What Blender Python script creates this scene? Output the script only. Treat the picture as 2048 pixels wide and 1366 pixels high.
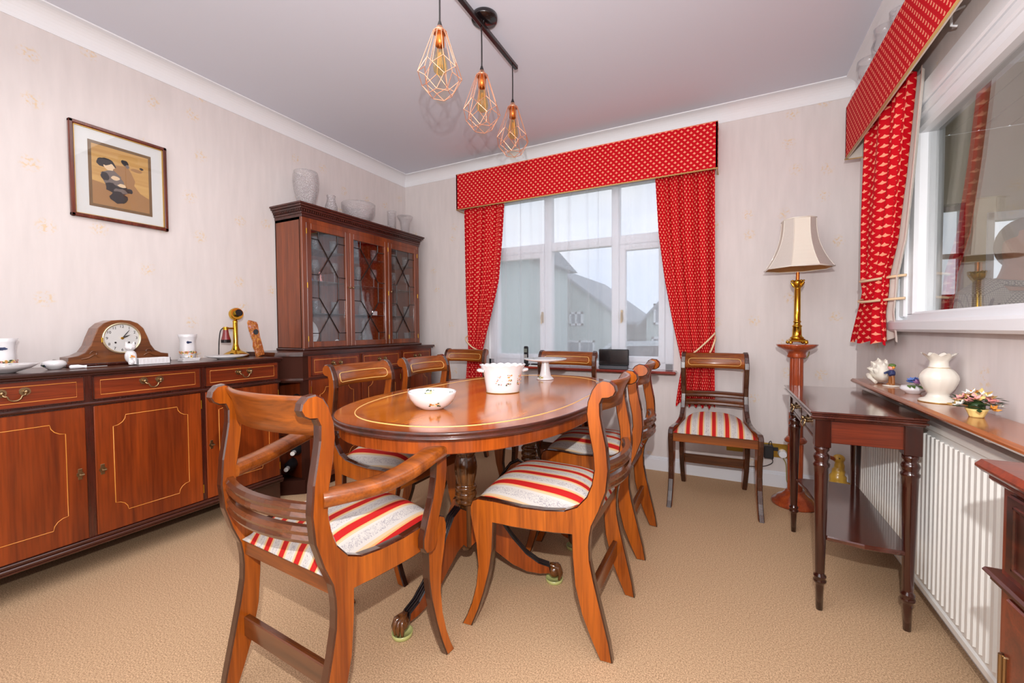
import bpy, bmesh, math, random
from math import sin, cos, pi, radians as rad
from mathutils import Vector, Matrix
random.seed(7)
for o in list(bpy.data.objects): bpy.data.objects.remove(o)
SC = bpy.context.scene
COL = SC.collection

# ------------------------------------------------------------------ camera, world, lights, exposure
F = 840.507; YAW = rad(26.9733); PIT = rad(-1.6999); ROL = rad(-0.3722); CAMH = 1.05
fw = Vector((-sin(YAW)*cos(PIT), cos(YAW)*cos(PIT), sin(PIT)))
r0 = Vector((cos(YAW), sin(YAW), 0)); u0 = r0.cross(fw)
rr = cos(ROL)*r0 + sin(ROL)*u0; uu = -sin(ROL)*r0 + cos(ROL)*u0
cam = bpy.data.cameras.new('camera'); co = bpy.data.objects.new('camera', cam); COL.objects.link(co)
m = Matrix((rr, uu, -fw)).transposed().to_4x4(); m.translation = Vector((0, 0, CAMH)); co.matrix_world = m
cam.sensor_width = 36; cam.lens = F/2048*36; cam.clip_start = .02; cam.clip_end = 200
SC.camera = co
vs = SC.view_settings
vs.view_transform = 'Standard'; vs.look = 'None'; vs.gamma = 1; vs.use_curve_mapping = False; vs.exposure = 0.0

W = bpy.data.worlds.new('overcast_sky'); SC.world = W; W.use_nodes = True
nt = W.node_tree; bg = nt.nodes['Background']; bg.inputs[1].default_value = 1.3
tc = nt.nodes.new('ShaderNodeTexCoord'); nz = nt.nodes.new('ShaderNodeTexNoise'); nz.inputs['Scale'].default_value = 2.2
nz.inputs['Detail'].default_value = 4
cr = nt.nodes.new('ShaderNodeValToRGB'); cr.color_ramp.elements[0].color = (.66, .78, 1.0, 1); cr.color_ramp.elements[1].color = (.96, .98, 1.0, 1)
cr.color_ramp.elements[0].position = .35; cr.color_ramp.elements[1].position = .65
nt.links.new(tc.outputs['Generated'], nz.inputs['Vector']); nt.links.new(nz.outputs['Fac'], cr.inputs[0]); nt.links.new(cr.outputs[0], bg.inputs[0])

def area(name, loc, target, size, energy, color=(1, 1, 1), sy=None):
    l = bpy.data.lights.new(name, 'AREA'); l.energy = energy; l.color = color; l.size = size
    if sy: l.shape = 'RECTANGLE'; l.size_y = sy
    o = bpy.data.objects.new(name, l); COL.objects.link(o); o.location = loc
    o.rotation_euler = (Vector(target)-Vector(loc)).to_track_quat('-Z', 'Y').to_euler()
    return o
area('camera_flash', (0.03, -0.05, 1.33), (-1.0, 1.9, 1.6), .025, 38, (1, .98, .97))
area('flash_bounce', (-0.3, -0.3, 1.5), (-0.6, 0.5, 2.6), .9, 17, (.97, .98, 1), .9)
area('rear_fill', (-0.8, -1.35, 1.45), (-0.9, 3.0, 1.0), 2.6, 35, (.98, .99, 1.0), 2.0)  # added soft fill behind the camera; no door is built there
area('ceiling_bounce', (-1.0, 0.6, 2.3), (-1.0, 0.9, 0), 2.4, 22, (1, .98, .96), 1.6)
area('garden_room_daylight', (2.9, 1.9, 1.9), (0.8, 2.4, 1.2), 1.2, 11, (.95, .98, 1), 1.2)

# ------------------------------------------------------------------ materials
def lin(c):
    return tuple(((x/255)/12.92 if x/255 <= .04045 else ((x/255+.055)/1.055)**2.4) for x in c) + (1,)
class Mat:
    def __init__(s, name):
        s.m = bpy.data.materials.new(name); s.m.use_nodes = True; s.t = s.m.node_tree
        s.b = s.t.nodes['Principled BSDF']; s.out = s.t.nodes['Material Output']
    def n(s, typ, **kw):
        x = s.t.nodes.new('ShaderNode'+typ)
        for k, v in kw.items():
            if k in x.inputs.keys(): x.inputs[k].default_value = v
            else: setattr(x, k, v)
        return x
    def l(s, a, b): s.t.links.new(a, b)
    def set(s, **kw):
        for k, v in kw.items(): s.b.inputs[k.replace('_', ' ')].default_value = v
        return s
    def math(s, op, a, b=None, c=None):
        x = s.t.nodes.new('ShaderNodeMath'); x.operation = op
        for i, v in enumerate((a, b, c)):
            if v is None: continue
            if isinstance(v, (int, float)): x.inputs[i].default_value = v
            else: s.l(v, x.inputs[i])
        return x.outputs[0]
    def mix(s, f, a, b):
        x = s.t.nodes.new('ShaderNodeMix'); x.data_type = 'RGBA'
        for sock, v in ((x.inputs[0], f), (x.inputs[6], a), (x.inputs[7], b)):
            if isinstance(v, (int, float, tuple)): sock.default_value = v
            else: s.l(v, sock)
        return x.outputs[2]
    def obj(s, which='Object'):
        return s.n('TexCoord').outputs[which]
    def xyz(s, v):
        x = s.n('SeparateXYZ'); s.l(v, x.inputs[0]); return x.outputs
    def bump(s, h, strength=.3, dist=.002):
        b = s.n('Bump', Strength=strength, Distance=dist); s.l(h, b.inputs['Height']); s.l(b.outputs[0], s.b.inputs['Normal'])
def plain(name, rgb, rough=.5, metal=0, spec=.5, coat=0, bumpy=0, bscale=200):
    M = Mat(name).set(Base_Color=lin(rgb), Roughness=rough, Metallic=metal, Coat_Weight=coat)
    M.b.inputs['Specular IOR Level'].default_value = spec
    if coat: M.b.inputs['Coat Roughness'].default_value = .08
    if bumpy:
        z = M.n('TexNoise', Scale=bscale, Detail=3.0); M.l(M.obj(), z.inputs['Vector']); M.bump(z.outputs['Fac'], bumpy)
    return M.m
def wood(name, c1, c2, axis='z', scale=6, rough=.3, coat=.5, fine=.5, c3=None):
    """two-tone timber with the grain stretched along one axis"""
    M = Mat(name).set(Roughness=rough, Coat_Weight=coat); M.b.inputs['Coat Roughness'].default_value = .12
    mp = M.n('Mapping'); sc = [scale*4, scale*4, scale*4]; sc['xyz'.index(axis)] = scale*.35
    mp.inputs['Scale'].default_value = sc; M.l(M.obj(), mp.inputs['Vector'])
    z1 = M.n('TexNoise', Scale=1.0, Detail=6.0, Roughness=.62); z1.inputs['Distortion'].default_value = 1.2
    M.l(mp.outputs[0], z1.inputs['Vector'])
    r = M.n('ValToRGB'); e = r.color_ramp.elements; e[0].color = lin(c1); e[1].color = lin(c2); e[0].position = .32; e[1].position = .68
    M.l(z1.outputs['Fac'], r.inputs[0])
    mp2 = M.n('Mapping'); sc = [scale*60]*3; sc['xyz'.index(axis)] = scale*2.5; mp2.inputs['Scale'].default_value = sc
    M.l(M.obj(), mp2.inputs['Vector'])
    z2 = M.n('TexNoise', Scale=1.0, Detail=2.0); M.l(mp2.outputs[0], z2.inputs['Vector'])
    f = M.math('MULTIPLY', M.math('SUBTRACT', z2.outputs['Fac'], .42), fine)
    f = M.math('MAXIMUM', f, 0.0)
    M.l(M.mix(M.math('MULTIPLY', f, 2.2), r.outputs[0], lin(c3 or tuple(int(x*.45) for x in c1))), M.b.inputs['Base Color'])
    return M.m
m_side = wood('flame_mahogany', (92, 30, 6), (152, 64, 16), 'z', 2.0, .3, .3)
m_sideh = wood('crossbanded_mahogany', (92, 30, 8), (138, 54, 18), 'y', 3, .3, .3)
m_dark = wood('dark_mahogany', (44, 18, 12), (84, 34, 20), 'y', 4, .3, .4)
m_darkz = wood('dark_mahogany_upright', (50, 20, 14), (88, 32, 20), 'z', 4, .22, .7)
m_rack = plain('rack_interior', (58, 26, 16), .75, spec=.15)
m_cab = wood('cabinet_mahogany', (96, 40, 14), (142, 68, 28), 'z', 2.5, .3, .45)
m_cabd = wood('cabinet_mahogany_frame', (98, 36, 16), (140, 58, 26), 'z', 4, .3, .45)
m_chair = wood('honey_mahogany', (122, 52, 8), (190, 98, 22), 'z', 2.4, .3, .25)
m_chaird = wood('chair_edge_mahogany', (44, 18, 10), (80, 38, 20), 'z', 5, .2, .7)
m_chairx = wood('chair_rail_mahogany', (100, 46, 12), (164, 86, 26), 'x', 2.8, .28, .3)
m_chairk = wood('dark_chair_rail', (60, 28, 14), (116, 62, 28), 'x', 4, .22, .7)
m_table = wood('table_veneer', (158, 74, 12), (212, 122, 32), 'y', 1.6, .13, .4, .25)
m_band = wood('table_crossband', (138, 62, 18), (188, 100, 36), 'x', 3, .13, .4, .25)
m_apron = wood('table_apron', (116, 46, 10), (172, 80, 22), 'z', 2.4, .25, .3)
m_turn = wood('turned_mahogany', (52, 24, 12), (124, 74, 30), 'z', 5, .16, .9)
m_console = wood('console_mahogany', (84, 30, 16), (132, 52, 24), 'x', 3.5, .3, .5)
m_contop = wood('console_top_mahogany', (62, 30, 24), (92, 46, 34), 'y', 3, .1, 1.0, .2)
m_conleg = wood('console_leg_mahogany', (34, 12, 8), (70, 27, 17), 'z', 5, .16, .8)
m_ped = wood('red_turned_mahogany', (140, 52, 24), (190, 88, 44), 'z', 4, .2, .8)
m_shelf = wood('shelf_timber', (150, 76, 34), (184, 104, 52), 'y', 3, .22, .6)
m_clock = wood('clock_walnut', (84, 42, 18), (140, 80, 34), 'y', 4, .3, .5)
m_frame = wood('picture_frame_mahogany', (74, 26, 16), (124, 56, 36), 'z', 5, .25, .7)
m_inlay = plain('boxwood_inlay', (226, 150, 66), .35)
m_inlayp = plain('pale_boxwood_inlay', (232, 186, 110), .35)
m_brass = plain('polished_brass', (214, 170, 62), .16, 1)
m_oldbrass = plain('aged_brass', (158, 134, 100), .32, 1)
m_palebrass = plain('pale_brass', (226, 212, 176), .25, .9)
m_copper = plain('rose_copper', (236, 176, 144), .3, .85)
m_coppers = plain('copper_socket', (206, 116, 52), .38, .8)
m_black = plain('black_metal', (24, 16, 18), .25, .3, .6, .5)
m_blackp = plain('black_plastic', (26, 26, 30), .45)
m_cable = plain('black_cable', (26, 22, 24), .6)
m_white = plain('white_plastic_frame', (232, 234, 238), .3)
m_paint = plain('white_gloss_paint', (226, 228, 234), .35)
m_cove = plain('matt_white_cove', (232, 233, 236), .8)
m_ceil = plain('ceiling_emulsion', (212, 215, 226), .9)
m_china = plain('white_china', (222, 220, 222), .12, 0, .6, .6)
m_cream = plain('cream_china', (226, 220, 208), .14, 0, .6, .6)
m_gold = plain('gilt_line', (200, 160, 80), .3, .7)
m_or = plain('orange_petal', (228, 150, 60), .5); m_pk = plain('pink_petal', (232, 160, 156), .5)
m_bl = plain('blue_petal', (96, 124, 190), .5); m_gr = plain('green_leaf', (92, 120, 56), .5)
m_ye = plain('yellow_petal', (236, 206, 130), .5); m_navy = plain('navy_print', (40, 52, 96), .5); m_wh = plain('white_petal', (238, 236, 228), .4)
m_gr2 = plain('dark_leaf', (44, 70, 34), .5)
m_rad = plain('radiator_enamel', (226, 226, 222), .35)
m_lining = plain('curtain_lining', (228, 218, 208), .8)
m_piping = plain('gold_piping', (206, 168, 104), .5)
m_cord = plain('cream_cord', (226, 196, 158), .6)
m_duck = wood('yellow_painted_wood', (196, 150, 48), (222, 178, 70), 'z', 4, .35, .5, .2)
m_bill = plain('duck_bill', (150, 72, 34), .5)
m_silver = plain('silvered_dial', (214, 214, 212), .4, .3)
m_maroon = plain('maroon_receiver', (120, 28, 30), .2, 0, .5, .8)
m_shell = plain('shell_white', (232, 226, 212), .5, 0, .4, 0, .5, 60)
m_shade = plain('cream_shade_silk', (226, 220, 206), .8)
m_lace = plain('lace_panel', (206, 198, 190), .9, 0, .3, 0, .8, 150)
m_shadein = plain('shade_lining', (196, 150, 96), .8)
m_mat = plain('picture_mount', (214, 216, 216), .7)
m_rub = plain('castor_cup', (186, 188, 120), .3)
m_skin = plain('skin', (206, 152, 130), .5)
m_hair = plain('grey_hair', (150, 142, 134), .8, 0, .3, 0, .8, 90)
m_trous = plain('grey_trousers', (70, 72, 78), .9)
m_grass = plain('lawn', (96, 116, 74), .95, 0, .2, 0, .6, 30)
m_socket = plain('brass_socket_plate', (190, 152, 62), .3, .8)
m_render = plain('pebbledash_render', (180, 194, 190), .95, 0, .2, 0, .6, 60)
m_roof = plain('slate_roof', (142, 150, 158), .8, 0, .3, 0, .4, 20)
m_hedge = plain('garden_hedge', (84, 110, 84), .95, 0, .2, 0, 1.0, 12)
m_olive = plain('olive_cable', (150, 140, 70), .5)

def mk_glass(name, tint=(1, 1, 1), ior=1.5, diff=0.0, bumpk=None, gain=1.0):
    M = Mat(name); t = M.t; t.nodes.remove(M.b)
    tr = M.n('BsdfTransparent'); tr.inputs[0].default_value = tint+(1,)
    gl = M.n('BsdfGlossy'); gl.inputs['Roughness'].default_value = .02
    fr = M.n('LayerWeight'); fr.inputs[0].default_value = .5; R0 = ((ior-1)/(ior+1))**2
    sch = M.math('ADD', M.math('MULTIPLY', M.math('POWER', fr.outputs['Facing'], 5.0), 1-R0), R0)
    mx = M.n('MixShader'); M.l(M.math('MINIMUM', M.math('MULTIPLY', sch, gain), .92), mx.inputs[0]); M.l(tr.outputs[0], mx.inputs[1]); M.l(gl.outputs[0], mx.inputs[2])
    last = mx.outputs[0]
    if diff:
        d = M.n('BsdfDiffuse'); d.inputs[0].default_value = (.8, .78, .78, 1)
        m2 = M.n('MixShader'); m2.inputs[0].default_value = diff; M.l(last, m2.inputs[1]); M.l(d.outputs[0], m2.inputs[2]); last = m2.outputs[0]
    if bumpk:
        mp = M.n('Mapping'); mp.inputs['Rotation'].default_value = (0, .6, .7); M.l(M.obj(), mp.inputs['Vector'])
        v = M.n('TexVoronoi', Scale=bumpk); M.l(mp.outputs[0], v.inputs['Vector'])
        b = M.n('Bump', Strength=1.0, Distance=.006); M.l(v.outputs['Distance'], b.inputs['Height'])
        M.l(b.outputs[0], gl.inputs['Normal']); M.l(b.outputs[0], fr.inputs['Normal'])
    M.l(last, M.out.inputs[0]); return M.m
m_pane = mk_glass('window_glass', (.99, .99, .99), 1.45)
m_ipane = mk_glass('internal_window_glass', (.90, .92, .92), 1.55, gain=1.9)
m_cabpane = mk_glass('cabinet_glass', (.98, .985, .99), 1.6, gain=1.3)
m_crystal = mk_glass('cut_crystal', (.975, .97, .975), 1.7, .09, 110, 1.6)
m_clear = mk_glass('clear_crystal', (.975, .975, .98), 1.6, .05, gain=1.6)
m_bulb = mk_glass('amber_bulb_glass', (1, .9, .62), 1.5, 0)
m_filament = plain('filament', (236, 170, 50), .4, .3)
m_shelfglass = mk_glass('shelf_glass', (.85, .93, .9), 1.5, .05)

def sheer():
    M = Mat('net_curtain'); t = M.t; t.nodes.remove(M.b)
    tr = M.n('BsdfTransparent'); tr.inputs[0].default_value = (.97, .98, 1, 1)
    tl = M.n('BsdfTranslucent'); tl.inputs[0].default_value = (.88, .90, .95, 1)
    d = M.n('BsdfDiffuse'); d.inputs[0].default_value = (.80, .82, .87, 1)
    a = M.n('MixShader'); a.inputs[0].default_value = .55; M.l(tl.outputs[0], a.inputs[1]); M.l(d.outputs[0], a.inputs[2])
    b = M.n('MixShader'); b.inputs[0].default_value = .30; M.l(tr.outputs[0], b.inputs[1]); M.l(a.outputs[0], b.inputs[2])
    lw = M.n('LayerWeight'); lw.inputs[0].default_value = .45
    M.l(M.math('ADD', M.math('MULTIPLY', lw.outputs['Facing'], .42), .40), b.inputs[0])
    M.l(b.outputs[0], M.out.inputs[0]); return M.m
m_sheer = sheer()

def wallpaper(name, base, k=1.0):
    M = Mat(name).set(Roughness=.85); M.b.inputs['Specular IOR Level'].default_value = .25
    o = M.obj()
    mp = M.n('Mapping'); mp.inputs['Scale'].default_value = (26, 26, 4); M.l(o, mp.inputs['Vector'])
    z = M.n('TexNoise', Scale=1.0, Detail=5.0); M.l(mp.outputs[0], z.inputs['Vector'])
    c = M.mix(M.math('MULTIPLY', z.outputs['Fac'], .8), lin(tuple(min(255, int(x*1.04)) for x in base)), lin(tuple(int(x*.93) for x in base)))
    v = M.n('TexVoronoi', Scale=4.6); v.voronoi_dimensions = '2D'; v.inputs['Randomness'].default_value = .7; xx = M.xyz(o); cb_ = M.n('CombineXYZ'); M.l(M.math('ADD', xx[0], xx[1]), cb_.inputs[0]); M.l(xx[2], cb_.inputs[1]); M.l(cb_.outputs[0], v.inputs['Vector'])
    m1 = M.n('MapRange'); m1.inputs[1].default_value = .20; m1.inputs[2].default_value = .08; M.l(v.outputs['Distance'], m1.inputs[0])
    z2 = M.n('TexNoise', Scale=75.0, Detail=3.0); M.l(o, z2.inputs['Vector'])
    m2 = M.n('MapRange'); m2.inputs[1].default_value = .50; m2.inputs[2].default_value = .62; M.l(z2.outputs['Fac'], m2.inputs[0])
    vc = M.xyz(v.outputs['Color'])[0]
    m3 = M.math('GREATER_THAN', vc, .45)
    f = M.math('MULTIPLY', M.math('MULTIPLY', M.math('MULTIPLY', m1.outputs[0], m2.outputs[0]), m3), .62*k)
    M.l(M.mix(f, c, lin((220, 188, 132))), M.b.inputs['Base Color'])
    M.bump(z.outputs['Fac'], .25, .002); return M.m
m_wall = wallpaper('cream_floral_wallpaper', (218, 210, 208))

def carpet():
    M = Mat('beige_carpet').set(Roughness=1.0); M.b.inputs['Specular IOR Level'].default_value = .1
    o = M.obj(); z = M.n('TexNoise', Scale=230.0, Detail=4.0, Roughness=.85); M.l(o, z.inputs['Vector'])
    z2 = M.n('TexNoise', Scale=2.5, Detail=3.0); M.l(o, z2.inputs['Vector'])
    r = M.n('ValToRGB'); e = r.color_ramp.elements; e[0].color = lin((130, 96, 66)); e[1].color = lin((232, 196, 158)); e[0].position = .38; e[1].position = .60
    M.l(z.outputs['Fac'], r.inputs[0])
    M.l(M.mix(M.math('MULTIPLY', z2.outputs['Fac'], .35), r.outputs[0], lin((200, 170, 134))), M.b.inputs['Base Color'])
    M.bump(z.outputs['Fac'], .12, .002); return M.m
m_carpet = carpet()

def fabric_red():
    M = Mat('red_fleur_fabric').set(Roughness=.75); M.b.inputs['Specular IOR Level'].default_value = .3
    M.b.inputs['Specular IOR Level'].default_value = .12
    uv = M.xyz(M.obj('UV')); P = .040
    def motif(du, dv):
        x = M.math('ABSOLUTE', M.math('SUBTRACT', M.math('FRACT', M.math('ADD', M.math('DIVIDE', uv[0], P), du)), .5))
        y = M.math('SUBTRACT', M.math('FRACT', M.math('ADD', M.math('DIVIDE', uv[1], P), dv)), .5)
        ya = M.math('ABSOLUTE', y)
        a = M.math('LESS_THAN', M.math('ADD', x, M.math('MULTIPLY', ya, 1.55)), .26)
        b = M.math('MULTIPLY', M.math('LESS_THAN', M.math('ADD', M.math('MULTIPLY', x, 2.2), ya), .28), M.math('GREATER_THAN', y, -.08))
        return M.math('MAXIMUM', a, b)
    f = M.math('MAXIMUM', motif(0, 0), motif(.5, .5))
    M.l(M.mix(f, lin((196, 10, 28)), lin((244, 158, 128))), M.b.inputs['Base Color']); return M.m
m_red = fabric_red()

def fabric_seat():
    M = Mat('striped_seat_fabric').set(Roughness=.8); M.b.inputs['Specular IOR Level'].default_value = .25
    o = M.xyz(M.obj()); P = .068
    t = M.math('ABSOLUTE', M.math('SUBTRACT', M.math('FRACT', M.math('ADD', M.math('DIVIDE', o[0], P), .5)), .5))  # 0 at stripe centre
    red = M.math('LESS_THAN', t, .145); orr = M.math('LESS_THAN', t, .19); tan = M.math('LESS_THAN', t, .27)
    c = M.mix(tan, lin((196, 190, 184)), lin((204, 178, 142))); c = M.mix(orr, c, lin((226, 162, 104)))
    mp = M.n('Mapping'); mp.inputs['Scale'].default_value = (150, 90, 1); M.l(M.obj(), mp.inputs['Vector'])
    z = M.n('TexNoise', Scale=1.0, Detail=2.0); z.inputs['Distortion'].default_value = 1.5; M.l(mp.outputs[0], z.inputs['Vector'])
    line = M.math('LESS_THAN', M.math('ABSOLUTE', M.math('SUBTRACT', z.outputs['Fac'], .5)), .035)
    ctr = M.math('GREATER_THAN', t, .36)
    c = M.mix(M.math('MULTIPLY', M.math('MULTIPLY', line, ctr), .5), c, lin((96, 90, 116)))
    c = M.mix(red, c, lin((180, 28, 26)))
    M.l(c, M.b.inputs['Base Color']); return M.m
m_seat = fabric_seat()

def fabric_check():
    M = Mat('checked_shirt').set(Roughness=.85); o = M.xyz(M.obj())
    f = None
    for k in (0, 1, 2):
        g = M.math('LESS_THAN', M.math('FRACT', M.math('MULTIPLY', o[k], 120.0)), .16)
        f = g if f is None else M.math('MAXIMUM', f, g)
    M.l(M.mix(f, lin((196, 190, 180)), lin((60, 62, 78))), M.b.inputs['Base Color']); return M.m
m_check = fabric_check()

def dial_mat():
    return m_silver

# ------------------------------------------------------------------ mesh helpers
class B:
    """collects shapes; build() links them as one mesh object"""
    def __init__(s): s.v = []; s.f = []; s.mi = []; s.uv = []; s.sm = []; s.has_uv = False
    def add(s, vs_, fs, mi=0, smooth=False, uvs=None):
        n = len(s.v); s.v += [tuple(p) for p in vs_]
        for i, f in enumerate(fs):
            s.f.append([n+k for k in f]); s.mi.append(mi if isinstance(mi, int) else mi[i]); s.sm.append(smooth)
            if uvs: s.has_uv = True; s.uv.append([uvs[k] for k in f])
            else: s.uv.append([(0, 0)]*len(f))
        return s
    def box(s, x0, x1, y0, y1, z0, z1, mi=0, c=0):
        if c:
            c = min(c, abs(x1-x0)/2.1, abs(y1-y0)/2.1, abs(z1-z0)/2.1)
            X = ((x0, x0+c, x1-c, x1), (y0, y0+c, y1-c, y1), (z0, z0+c, z1-c, z1))
            P = []; idx = {}
            for sx in (0, 1):
                for sy in (0, 1):
                    for sz in (0, 1):
                        for k in range(3):
                            q = [X[a][(1, 2)[(sx, sy, sz)[a]]] for a in range(3)]
                            q[k] = X[k][(0, 3)[(sx, sy, sz)[k]]]
                            idx[(sx, sy, sz, k)] = len(P); P.append(q)
            Fs = []
            for k in range(3):
                a, b = [t for t in range(3) if t != k]
                for sgn in (0, 1):
                    loop = []
                    for (p, q) in ((0, 0), (1, 0), (1, 1), (0, 1)):
                        t = [0, 0, 0]; t[k] = sgn; t[a] = p; t[b] = q; loop.append(idx[(t[0], t[1], t[2], k)])
                    Fs.append(loop)
            for k in range(3):      # edges along k
                a, b = [t for t in range(3) if t != k]
                for p in (0, 1):
                    for q in (0, 1):
                        def I(sk, face):
                            t = [0, 0, 0]; t[k] = sk; t[a] = p; t[b] = q; return idx[(t[0], t[1], t[2], face)]
                        Fs.append([I(0, a), I(1, a), I(1, b), I(0, b)])
            for sx in (0, 1):
                for sy in (0, 1):
                    for sz in (0, 1): Fs.append([idx[(sx, sy, sz, k)] for k in range(3)])
            cx, cy, cz = (x0+x1)/2, (y0+y1)/2, (z0+z1)/2
            out = []
            for f in Fs:
                a_, b_, c_ = [Vector(P[i]) for i in f[:3]]; nrm = (b_-a_).cross(c_-a_)
                ctr = sum((Vector(P[i]) for i in f), Vector())/len(f)-Vector((cx, cy, cz))
                out.append(f if nrm.dot(ctr) > 0 else f[::-1])
            return s.add(P, out, mi)
        P = [(x, y, z) for x in (x0, x1) for y in (y0, y1) for z in (z0, z1)]
        return s.add(P, [(0, 1, 3, 2), (4, 6, 7, 5), (0, 4, 5, 1), (2, 3, 7, 6), (0, 2, 6, 4), (1, 5, 7, 3)], mi)
    def prism(s, poly, fn0, fn1, mi=0, mi_side=None, c=0, seams=()):
        """poly in 2-D (ccw or cw); fn0/fn1 map a 2-D point to the two faces; c = chamfer in 2-D units of the faces"""
        n = len(poly); ms = mi if mi_side is None else mi_side
        A = sum(poly[i][0]*poly[(i+1) % n][1]-poly[(i+1) % n][0]*poly[i][1] for i in range(n))
        if A < 0: poly = poly[::-1]; seams = [(n-2-k) % n for k in seams]
        if c:
            ins = []
            for i in range(n):
                p0, p1, p2 = Vector(poly[i-1]), Vector(poly[i]), Vector(poly[(i+1) % n])
                e1 = (p1-p0).normalized(); e2 = (p2-p1).normalized()
                n1 = Vector((-e1.y, e1.x)); n2 = Vector((-e2.y, e2.x))
                s1 = (i-1) % n in seams; s2 = i in seams
                if s1 and s2: d = Vector((0, 0))
                elif s1: d = -e1*(1/max(.4, abs(e1.dot(n2)))) if True else n2
                elif s2: d = e2*(1/max(.4, abs(e2.dot(n1))))
                else:
                    d = (n1+n2); L = d.length
                    d = d/L/max(.5, L/2) if L > 1e-6 else n1
                ins.append(p1+d*c)
            V0 = [fn0(p[0], p[1], 0) for p in ins]; V1 = [fn1(p[0], p[1], 0) for p in ins]
            V2 = [fn0(p[0], p[1], c) for p in poly]; V3 = [fn1(p[0], p[1], c) for p in poly]
            fs = [list(range(n))[::-1], [n+i for i in range(n)]]; mm = [mi, mi]
            for i in range(n):
                j = (i+1) % n
                if i in seams:
                    fs.append([j, i, 2*n+i, 2*n+j]); fs.append([2*n+j, 2*n+i, 3*n+i, 3*n+j]); fs.append([3*n+j, 3*n+i, n+i, n+j]); mm += [ms]*3; continue
                fs += [[i, j, 2*n+j, 2*n+i], [2*n+i, 2*n+j, 3*n+j, 3*n+i], [3*n+i, 3*n+j, n+j, n+i]]; mm += [ms]*3
            return s.add(V0+V1+V2+V3, fs, mm)
        V0 = [fn0(p[0], p[1], 0) for p in poly]; V1 = [fn1(p[0], p[1], 0) for p in poly]
        fs = [list(range(n))[::-1], [n+i for i in range(n)]] + [[i, (i+1) % n, n+(i+1) % n, n+i] for i in range(n)]
        return s.add(V0+V1, fs, [mi, mi]+[ms]*n)
    def lathe(s, prof, n=32, c=(0, 0, 0), mi=0, smooth=True, sx=1, sy=1, fn=None, cap=True, flute=0, nf=12):
        P = []; N = len(prof)
        for k, (r, z) in enumerate(prof):
            for i in range(n):
                a = 2*pi*i/n; q = r*(1-(flute*(.5+.5*cos(a*nf))) if flute else r/r if r else 1) if False else r
                if flute: q = r*(1-flute*(.5+.5*cos(a*nf)))
                x, y, zz = q*cos(a)*sx, q*sin(a)*sy, z
                if fn: x, y, zz = fn(x, y, zz, a, k)
                P.append((c[0]+x, c[1]+y, c[2]+zz))
        fs = [[k*n+i, k*n+(i+1) % n, (k+1)*n+(i+1) % n, (k+1)*n+i] for k in range(N-1) for i in range(n)]
        s.add(P, fs, mi, smooth)
        if cap:
            if prof[0][0] > 1e-5: s.add(P[:n], [list(range(n))[::-1]], mi)
            if prof[-1][0] > 1e-5: s.add(P[-n:], [list(range(n))], mi)
        return s
    def tube(s, pts, r, n=8, mi=0, closed=False, smooth=True, sx=1.0):
        pts = [Vector(p) for p in pts]; N = len(pts); P = []
        up = Vector((0, 0, 1)); prev = None
        for i, p in enumerate(pts):
            a = pts[(i-1) % N] if (closed or i) else p; b = pts[(i+1) % N] if (closed or i < N-1) else p
            d = (b-a).normalized()
            if prev is None:
                x = d.cross(up)
                if x.length < .05: x = d.cross(Vector((1, 0, 0)))
            else:
                x = prev-d*prev.dot(d)
                if x.length < .02: x = d.cross(up)
            x.normalize(); prev = x; y = d.cross(x)
            q = r[i] if isinstance(r, (list, tuple)) else r
            for k in range(n):
                t = 2*pi*k/n; P.append(p+x*cos(t)*q*sx+y*sin(t)*q)
        fs = [[i*n+k, i*n+(k+1) % n, ((i+1) % N)*n+(k+1) % n, ((i+1) % N)*n+k] for i in range(N if closed else N-1) for k in range(n)]
        fs = [f[::-1] for f in fs]
        s.add(P, fs, mi, smooth)
        if not closed: s.add(P[:n], [list(range(n))], mi); s.add(P[-n:], [list(range(n))[::-1]], mi)
        return s
    def ball(s, c, r, n=12, mi=0, sc=(1, 1, 1), fn=None):
        P = []; fs = []; m_ = n//2+1
        for i in range(m_+1):
            th = pi*i/m_
            for k in range(n):
                a = 2*pi*k/n; q = Vector((sin(th)*cos(a), sin(th)*sin(a), cos(th)))
                if fn: q = fn(q)
                P.append((c[0]+q.x*r*sc[0], c[1]+q.y*r*sc[1], c[2]+q.z*r*sc[2]))
        for i in range(m_):
            for k in range(n): fs.append([i*n+k, (i+1)*n+k, (i+1)*n+(k+1) % n, i*n+(k+1) % n])
        return s.add(P, fs, mi, True)
    def grid(s, fn, nu, nv, mi=0, smooth=True, uvfn=None):
        P = [fn(i/nu, j/nv) for j in range(nv+1) for i in range(nu+1)]
        U = [uvfn(i/nu, j/nv) for j in range(nv+1) for i in range(nu+1)] if uvfn else None
        fs = [[j*(nu+1)+i, j*(nu+1)+i+1, (j+1)*(nu+1)+i+1, (j+1)*(nu+1)+i] for j in range(nv) for i in range(nu)]
        return s.add(P, fs, mi, smooth, U)
    def build(s, name, mats, parent=None, loc=None, rotz=0, weld=False):
        me = bpy.data.meshes.new(name); me.from_pydata([tuple(v) for v in s.v], [], s.f)
        for m_ in (mats if isinstance(mats, (list, tuple)) else [mats]): me.materials.append(m_)
        me.polygons.foreach_set('material_index', s.mi); me.polygons.foreach_set('use_smooth', s.sm)
        if s.has_uv:
            uvl = me.uv_layers.new(name='UVMap'); flat = [c for f in s.uv for p in f for c in p]; uvl.data.foreach_set('uv', flat)
        me.validate()
        if not s.has_uv:
            bm = bmesh.new(); bm.from_mesh(me); bmesh.ops.recalc_face_normals(bm, faces=bm.faces); bm.to_mesh(me); bm.free()
        me.update()
        o = bpy.data.objects.new(name, me); COL.objects.link(o)
        if parent: o.parent = parent
        if loc: o.location = loc
        o.rotation_euler.z = rotz
        return o
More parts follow.
